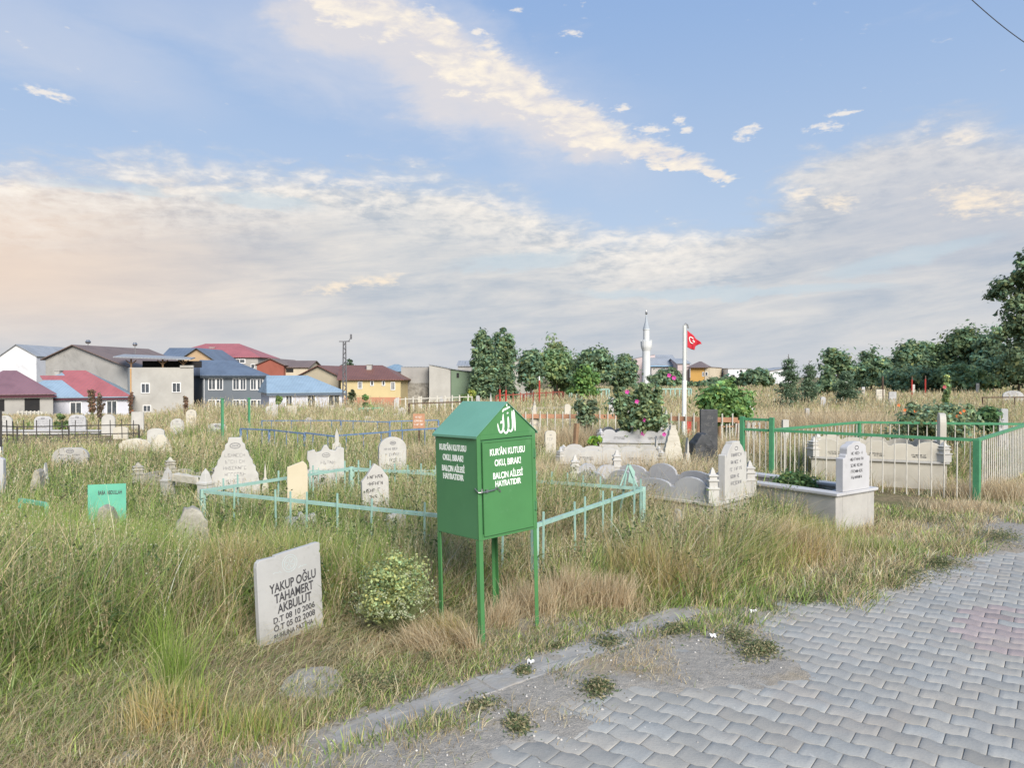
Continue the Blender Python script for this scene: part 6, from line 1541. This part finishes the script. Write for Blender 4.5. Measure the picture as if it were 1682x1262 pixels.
# seed stalks with heads
def stalks(r0, r1, n, name, label, heads=5, wf=.0016, pw=1.2, extra=1.25):
    x, y = sample(r0, r1, n, pw=pw); h0 = GH(x, y); ok = (h0 > .16) & ~blocked(x, y); x, y, h0 = x[ok], y[ok], h0[ok]
    cl = fnoise(x * 1.7 + 60, y * 1.7 + 30, 3); ok = cl + rs.normal(0, .12, len(x)) > -.08; x, y, h0 = x[ok], y[ok], h0[ok]; n = len(x)
    h = h0 * rs.uniform(.85, extra, n); lean = rs.normal(0, .12, (n, 2)) + np.array([.06, 0]); r = np.hypot(x, y)
    P = np.stack([x, y, H(x, y)], 1); base = STRAWS[rs.integers(0, 5, n)] * np.exp(rs.normal(0, .12, (n, 1)))
    w = np.maximum(wf, wf * r / 6)
    blades_mesh(name, P, h, lean, w * 1.6, base, 3, label)
    # heads: a few narrow diamonds along the top tenth
    ln = np.linalg.norm(lean, axis=1); V_l = []; hw = np.maximum(.0030, .00052 * r); Ps = []; N = []; C = []
    for k in range(heads):
        u = 1.0 - .05 * k - rs.uniform(0, .04, n); c = P + np.concatenate([lean, np.zeros((n, 1))], 1) * (h * u ** 1.8)[:, None]; c[:, 2] += h * (u - .5 * np.minimum(ln, 1.6) * u * u * .55)
        c += rs.normal(0, 1, (n, 3)) * (hw * .8)[:, None]; Ps.append(c); C.append(base * rs.uniform(.8, 1.25, (n, 1)))
    Ps = np.concatenate(Ps); C = np.concatenate(C); W = np.tile(hw, heads)[:, None]; m = len(Ps)
    ax = rs.normal(0, .35, (m, 3)) + np.array([0, 0, 1.]); ax /= np.linalg.norm(ax, axis=1)[:, None]
    sd = np.cross(ax, rs.normal(0, 1, (m, 3))); sd /= np.linalg.norm(sd, axis=1)[:, None]
    Lh = W * rs.uniform(2.2, 4.2, (m, 1)); V = np.stack([Ps - ax * Lh, Ps + sd * W * .55, Ps + ax * Lh, Ps - sd * W * .55], 1).reshape(-1, 3)
    o = fast_mesh(name.replace('stalks', 'seed_heads'), V, np.arange(m * 4).reshape(-1, 4), None, np.repeat(np.clip(C, 0, .75), 4, 0), BLADE); tag(o, label.replace('stalks', 'seed heads'), None, None, 'stuff')
stalks(3.6, 9, 19000, 'dry_stalks_near', 'straw stalks standing in the near grass', heads=6)
stalks(9, 22, 16000, 'dry_stalks_middle', 'straw stalks between the graves', heads=4, pw=1.5, extra=1.4)
stalks(22, 60, 14000, 'dry_stalks_far', 'straw stalks of the far field', heads=3, pw=1.5, extra=1.4)
# special tall clumps seen in the photograph: bright green at left, ochre stalks left of the lettered stone
def clump(cx, cy, rx, ry, n, h, cols, name, lean0=(0, 0), sp=.28, w=.0042, hj=(.55, 1.15), label=None):
    a = rs.normal(0, 1, (n, 2)) * np.array([rx, ry]) * .5; X = cx + a[:, 0]; Y = cy + a[:, 1]; ok = ~blocked(X, Y); X, Y, a = X[ok], Y[ok], a[ok]; n = len(X)
    lean = rs.normal(0, sp, (n, 2)) + np.array(lean0) + a * .2; c = np.array(cols)[rs.integers(0, len(cols), n)] * np.exp(rs.normal(0, .15, (n, 1)))
    return np.stack([X, Y, H(X, Y) - .01], 1), h * rs.uniform(*hj, n), lean, rs.uniform(.6, 1.2, n) * w, np.clip(c, 0, .8)
BG = [(.30, .42, .09), (.26, .37, .08), (.36, .45, .12), (.18, .27, .07), (.46, .46, .22)]; OC = [(.56, .44, .20), (.50, .38, .17), (.62, .53, .31), (.38, .38, .14)]; PT = [(.66, .57, .40), (.60, .49, .32), (.50, .39, .25)]
def special():
    S_ = []
    for px, Y, rx, ry, n, h, cols, ln in ((250, 5.0, .35, .2, 1500, .60, BG, (.1, 0)), (140, 4.9, .3, .2, 1100, .56, BG, (-.1, 0)), (470, 5.1, .3, .2, 1200, .56, BG + OC, (.1, 0)), (570, 5.0, .25, .15, 900, .50, BG, (.1, 0)), (50, 4.7, .3, .2, 900, .50, OC + BG, (.1, 0)), (60, 5.6, .55, .4, 2600, .55, BG, (.05, 0)), (190, 5.5, .5, .35, 2300, .52, BG, (-.05, 0)), (110, 5.9, .7, .4, 1800, .55, BG, (0, 0)), (330, 5.2, .30, .2, 900, .48, BG, (0, 0)), (20, 6.5, .5, .5, 1500, .55, BG, (0, 0)),
                                          (372, 4.75, .10, .10, 330, .62, OC, (-.03, 0)), (395, 4.9, .12, .12, 330, .60, OC, (.05, 0)), (352, 4.95, .12, .1, 240, .58, OC, (0, 0)), (420, 5.0, .4, .2, 900, .48, BG, (0, 0)), (530, 5.4, .5, .3, 1500, .5, BG, (.15, 0)), (620, 5.2, .35, .2, 900, .46, BG, (.1, 0)),
                                          (265, 4.0, .07, .06, 150, .42, BG, (0, 0)), (285, 3.6, .10, .08, 320, .40, BG, (.1, 0)), (300, 3.3, .16, .08, 300, .26, BG + OC, (.05, 0)), (250, 3.25, .14, .1, 260, .24, OC, (-.1, 0)), (410, 3.2, .18, .1, 420, .20, BG + OC, (.1, 0)),
                                          (745, 4.35, .12, .1, 600, .22, PT + OC, (-.35, -.3)), (700, 4.2, .14, .1, 800, .20, PT, (-.35, -.3)), (820, 4.6, .10, .06, 500, .20, PT, (.15, 0)), (775, 4.2, .05, .05, 260, .20, PT, (-.3, -.2)), (935, 5.0, .15, .1, 900, .30, PT, (.1, 0)), (1000, 5.0, .2, .1, 1000, .28, PT, (.1, 0)), (870, 4.85, .2, .1, 700, .26, PT, (0, 0)),
                                          (1110, 5.3, .25, .15, 1300, .36, PT + OC, (0, 0)), (1190, 5.7, .3, .15, 1500, .38, OC + PT + BG, (0, 0)), (1300, 6.3, .4, .2, 2000, .40, OC + PT, (0, 0)), (1240, 6.0, .3, .2, 1400, .38, OC + BG, (0, 0)), (1060, 5.4, .3, .2, 1300, .42, OC, (.1, 0)),
                                          (1330, 6.9, .4, .2, 1500, .30, OC + BG, (0, 0)), (1430, 6.6, .4, .15, 1600, .18, PT + BG, (0, 0)), (1640, 9.5, .6, .4, 2600, .32, PT, (0, 0)), (1590, 8.7, .5, .3, 2200, .14, PT, (0, 0)), (1300, 19, 2.2, 1.2, 3000, .8, PT, (0, 0)), (1390, 18, 1.5, 1.2, 3000, .85, PT, (0, 0)), (1060, 9.3, .9, .6, 3600, .62, PT, (.05, 0)), (950, 14.2, .9, .5, 2200, .7, PT, (0, 0)), (700, 11.5, .5, .5, 2400, .55, PT, (0, 0)), (905, 9.5, .5, .5, 2400, .55, PT, (0, 0)), (1200, 13, .9, .5, 2200, .6, PT, (0, 0))):
        wd = .0040 if Y < 8 else .0065 if Y < 14 else .012
        S_.append(clump(at(px, Y), Y, rx, ry, n, h, cols, 'x', ln, w=wd))
    blades_mesh('dense_grass_clumps', np.concatenate([s[0] for s in S_]), np.concatenate([s[1] for s in S_]), np.concatenate([s[2] for s in S_]), np.concatenate([s[3] for s in S_]), np.concatenate([s[4] for s in S_]), 4, 'dense upright clumps of bright green and ochre grass')
special()
# flattened dry thatch near the road
def thatch():
    n = 150000; x, y = sample(2.3, 8.5, n, pw=.6); s = s_of(x, y); t = t_of(x, y); h0 = GH(x, y)
    e = .10 - .22 * fnoise(x * 2.1 + 3, y * 2.1, 3)
    d = sstep(e - .25, e + .25, s) + .9 * np.exp(-((s + .33) / .26) ** 2) * np.maximum(sstep(-.14, .10, fnoise(x * 1.9 + 8, y * 1.9 + 2, 3)), sstep(2.3, 2.8, t))
    bare = np.exp(-(((x - at(925, 4.7)) / .30) ** 2 + ((y - 4.62) / .14) ** 2)) + np.exp(-(((x - at(512, 3.75)) / .20) ** 2 + ((y - 3.75) / .2) ** 2))
    ok = (rs.random(n) < d * (1 - .9 * np.clip(bare, 0, 1))) & ~blocked(x, y) & (s > -.75)
    ok &= ~((np.abs(s - .02) < .10) & (rs.random(n) < (.93 - .5 * sstep(.2, -.3, t)) * sstep(3.0, 2.6, t)))
    x, y, s = x[ok], y[ok], s[ok]; n = len(x)
    g = np.clip(.34 + 1.4 * fnoise(x * 1.1 + 20, y * 1.1 + 50, 3), .05, .8); col, isg = pick_cols(g, n); col = col * .92
    ang = rs.normal(.5, 1.1, n) + 2.5 * fnoise(x * .9, y * .9, 2); L = rs.uniform(.04, .22, n) * sstep(-1.3, .4, s) + .03; q = rs.uniform(.6, 2.6, n)
    h = L / (1 + q); lean = np.stack([np.cos(ang), np.sin(ang)], 1) * q[:, None]
    blades_mesh('flattened_dry_grass', np.stack([x, y, H(x, y) + rs.uniform(0, .02, n) * (s > .1)], 1), h, lean, rs.uniform(.0018, .0042, n), col, 3, 'flattened tangle of straw along the verge')
    # long fallen stems
    n = 3600; x, y = sample(2.5, 5.5, n, -38, 14, .6); s = s_of(x, y); ok = (s > .35) & (s < 2.2); x, y = x[ok], y[ok]; n = len(x); ang = rs.normal(.35, .7, n)
    L = rs.uniform(.25, .6, n); P = np.stack([x, y, H(x, y) + rs.uniform(.02, .10, n)], 1)
    blades_mesh('fallen_stems', P, L * .25, np.stack([np.cos(ang), np.sin(ang)], 1) * 3.2, rs.uniform(.002, .0032, n), np.clip(np.array([[.50, .44, .27]]) * np.exp(rs.normal(0, .15, (n, 1))), 0, .7), 4, 'long pale stems fallen across the thatch')
thatch()
# low dark broad-leaved weeds creeping over dirt and paving edge
def ground_weeds():
    Ps = []; Cs = []; Ns = []
    for px, py, rx, ry, n, hh in ((1250, 1072, .17, .07, 1500, .03), (1210, 1050, .14, .08, 700, .03), (632, 1138, .15, .08, 1500, .05), (590, 1130, .10, .07, 700, .04), (850, 1195, .07, .06, 600, .025), (982, 1135, .10, .06, 900, .03), (860, 1108, .07, .04, 400, .025), (790, 1165, .12, .05, 500, .02), (1480, 950, .40, .14, 2600, .05), (1545, 930, .3, .1, 1800, .04), (1390, 960, .35, .12, 2000, .05), (1640, 885, .5, .2, 2200, .04), (1330, 985, .28, .1, 1300, .04), (1110, 1040, .2, .08, 800, .03),
                                  (730, 1010, .16, .10, 1500, .09), (860, 1010, .10, .06, 500, .05), (700, 1090, .2, .1, 700, .04), (60, 990, .5, .2, 2600, .10), (150, 1010, .4, .2, 1800, .09), (560, 1050, .16, .1, 700, .05), (1000, 1060, .15, .08, 600, .03), (1340, 1045, .07, .03, 200, .015), (1330, 1205, .03, .02, 60, .01), (915, 1065, .12, .04, 300, .02), (1300, 905, .4, .2, 1200, .2), (1180, 930, .3, .2, 1000, .15), (1540, 860, .4, .2, 1400, .06)):
        Y0 = EYE * F / (py - HZ); x0 = at(px, Y0)
        a = rs.normal(0, .62, (n, 2)) * rs.uniform(.3, 1.3, (n, 1)) * np.array([rx, ry * 1.6]); a = np.stack([a[:, 0] * KD.x - a[:, 1] * KD.y * .3, a[:, 0] * KD.y * .7 + a[:, 1]], 1)
        X = x0 + a[:, 0]; Y = Y0 + a[:, 1]; Z = H(X, Y) + np.maximum(0, rs.random(n) * hh * np.exp(-((a / np.array([rx, rx])) ** 2).sum(1))) + .004
        Ps.append(np.stack([X, Y, Z], 1)); Ns.append(np.tile([0, 0, 1.], (n, 1))); b = np.array([(.13, .18, .09), (.17, .21, .10), (.30, .28, .15), (.46, .40, .24)])[rs.integers(0, 4, n)]
        Cs.append(b * np.exp(rs.normal(0, .2, (n, 1))))
    V, Q, C = leaf_cloud(np.concatenate(Ps), np.concatenate(Ns), .0085, np.concatenate(Cs), rs, 2.6, .6)
    tag(fast_mesh('creeping_weeds', V, Q, None, C, LEAF), 'low dark creeping weeds along kerb and paving', None, None, 'stuff')
ground_weeds()
# leafy forbs mixed into the grass, with small pale flowers
def forbs():
    Ps = []; Cs = []; St = []
    n = 2600; x, y = sample(3.6, 14, n, pw=1.1); h = GH(x, y); ok = (h > .2) & ~blocked(x, y); x, y, h = x[ok], y[ok], h[ok]; n = len(x)
    k = 26; i = np.repeat(np.arange(n), k); u = rs.uniform(.25, 1.0, len(i)); hh = (h * rs.uniform(.7, 1.15, n))[i]
    P = np.stack([x[i] + rs.normal(0, .035, len(i)), y[i] + rs.normal(0, .035, len(i)), H(x, y)[i] + hh * u], 1)
    c = np.array([(.12, .17, .07), (.16, .20, .09), (.09, .14, .06), (.30, .25, .14)])[rs.integers(0, 4, n)][i] * np.exp(rs.normal(0, .2, (len(i), 1)))
    r = np.hypot(x, y)[i]
    V, Q, C = leaf_cloud(P, np.tile([0, 0, 1.], (len(P), 1)), .016, c, rs, 2.4, .8)
    m = 5000; j = rs.integers(0, n, m); Pf = np.stack([x[j] + rs.normal(0, .05, m), y[j] + rs.normal(0, .05, m), H(x, y)[j] + h[j] * rs.uniform(.75, 1.1, m)], 1)
    V2, Q2, C2 = leaf_cloud(Pf, np.tile([0, -.5, .8], (m, 1)), .009, np.clip(np.array([[.55, .56, .42]]) * np.exp(rs.normal(0, .15, (m, 1))), 0, .8), rs, 1.1, .5)
    tag(fast_mesh('leafy_forbs', np.vstack([V, V2]), np.vstack([Q, Q2 + len(V)]), None, np.vstack([C, C2]), LEAF), 'leafy weeds with tiny pale flowers mixed into the grass', None, None, 'stuff')
forbs()
def gravel():
    n = 9000; x, y = sample(2.3, 8, n, -30, 42, .8); s = s_of(x, y); ok = (s > -1.1) & (s < .8) & (rs.random(n) < np.exp(-((s + .25) / .5) ** 2)); x, y = x[ok], y[ok]; n = len(x)
    sz = np.exp(rs.normal(-5.35, .42, n)); base = np.array([(1, 0, 0), (-1, 0, 0), (0, 1, 0), (0, -1, 0), (0, 0, .7), (0, 0, -.7)], float)
    V = base[None] * (sz[:, None, None] * rs.uniform(.6, 1.3, (n, 6, 1))); a = rs.uniform(0, 6.28, n); ca, sa = np.cos(a), np.sin(a)
    V = np.stack([V[..., 0] * ca[:, None] - V[..., 1] * sa[:, None], V[..., 0] * sa[:, None] + V[..., 1] * ca[:, None], V[..., 2]], -1) + np.stack([x, y, np.maximum(H(x, y), -.004) + sz * .2], 1)[:, None]
    t = np.array([(0, 2, 4), (2, 1, 4), (1, 3, 4), (3, 0, 4), (2, 0, 5), (1, 2, 5), (3, 1, 5), (0, 3, 5)])
    T = (np.arange(n)[:, None, None] * 6 + t[None]).reshape(-1, 3); c = np.clip(np.array([.38, .365, .34]) * np.exp(rs.normal(0, .28, (n, 1))), .05, .75)
    m, nt, p = principled('gravel_stone'); at_ = nt.nodes.new('ShaderNodeAttribute'); at_.attribute_name = 'Col'; nt.links.new(at_.outputs['Color'], p.inputs['Base Color']); p.inputs['Roughness'].default_value = .9
    tag(fast_mesh('gravel', V.reshape(-1, 3), None, T, np.repeat(c, 6, 0), m), 'loose gravel between kerb and paving', None, None, 'stuff')
gravel()
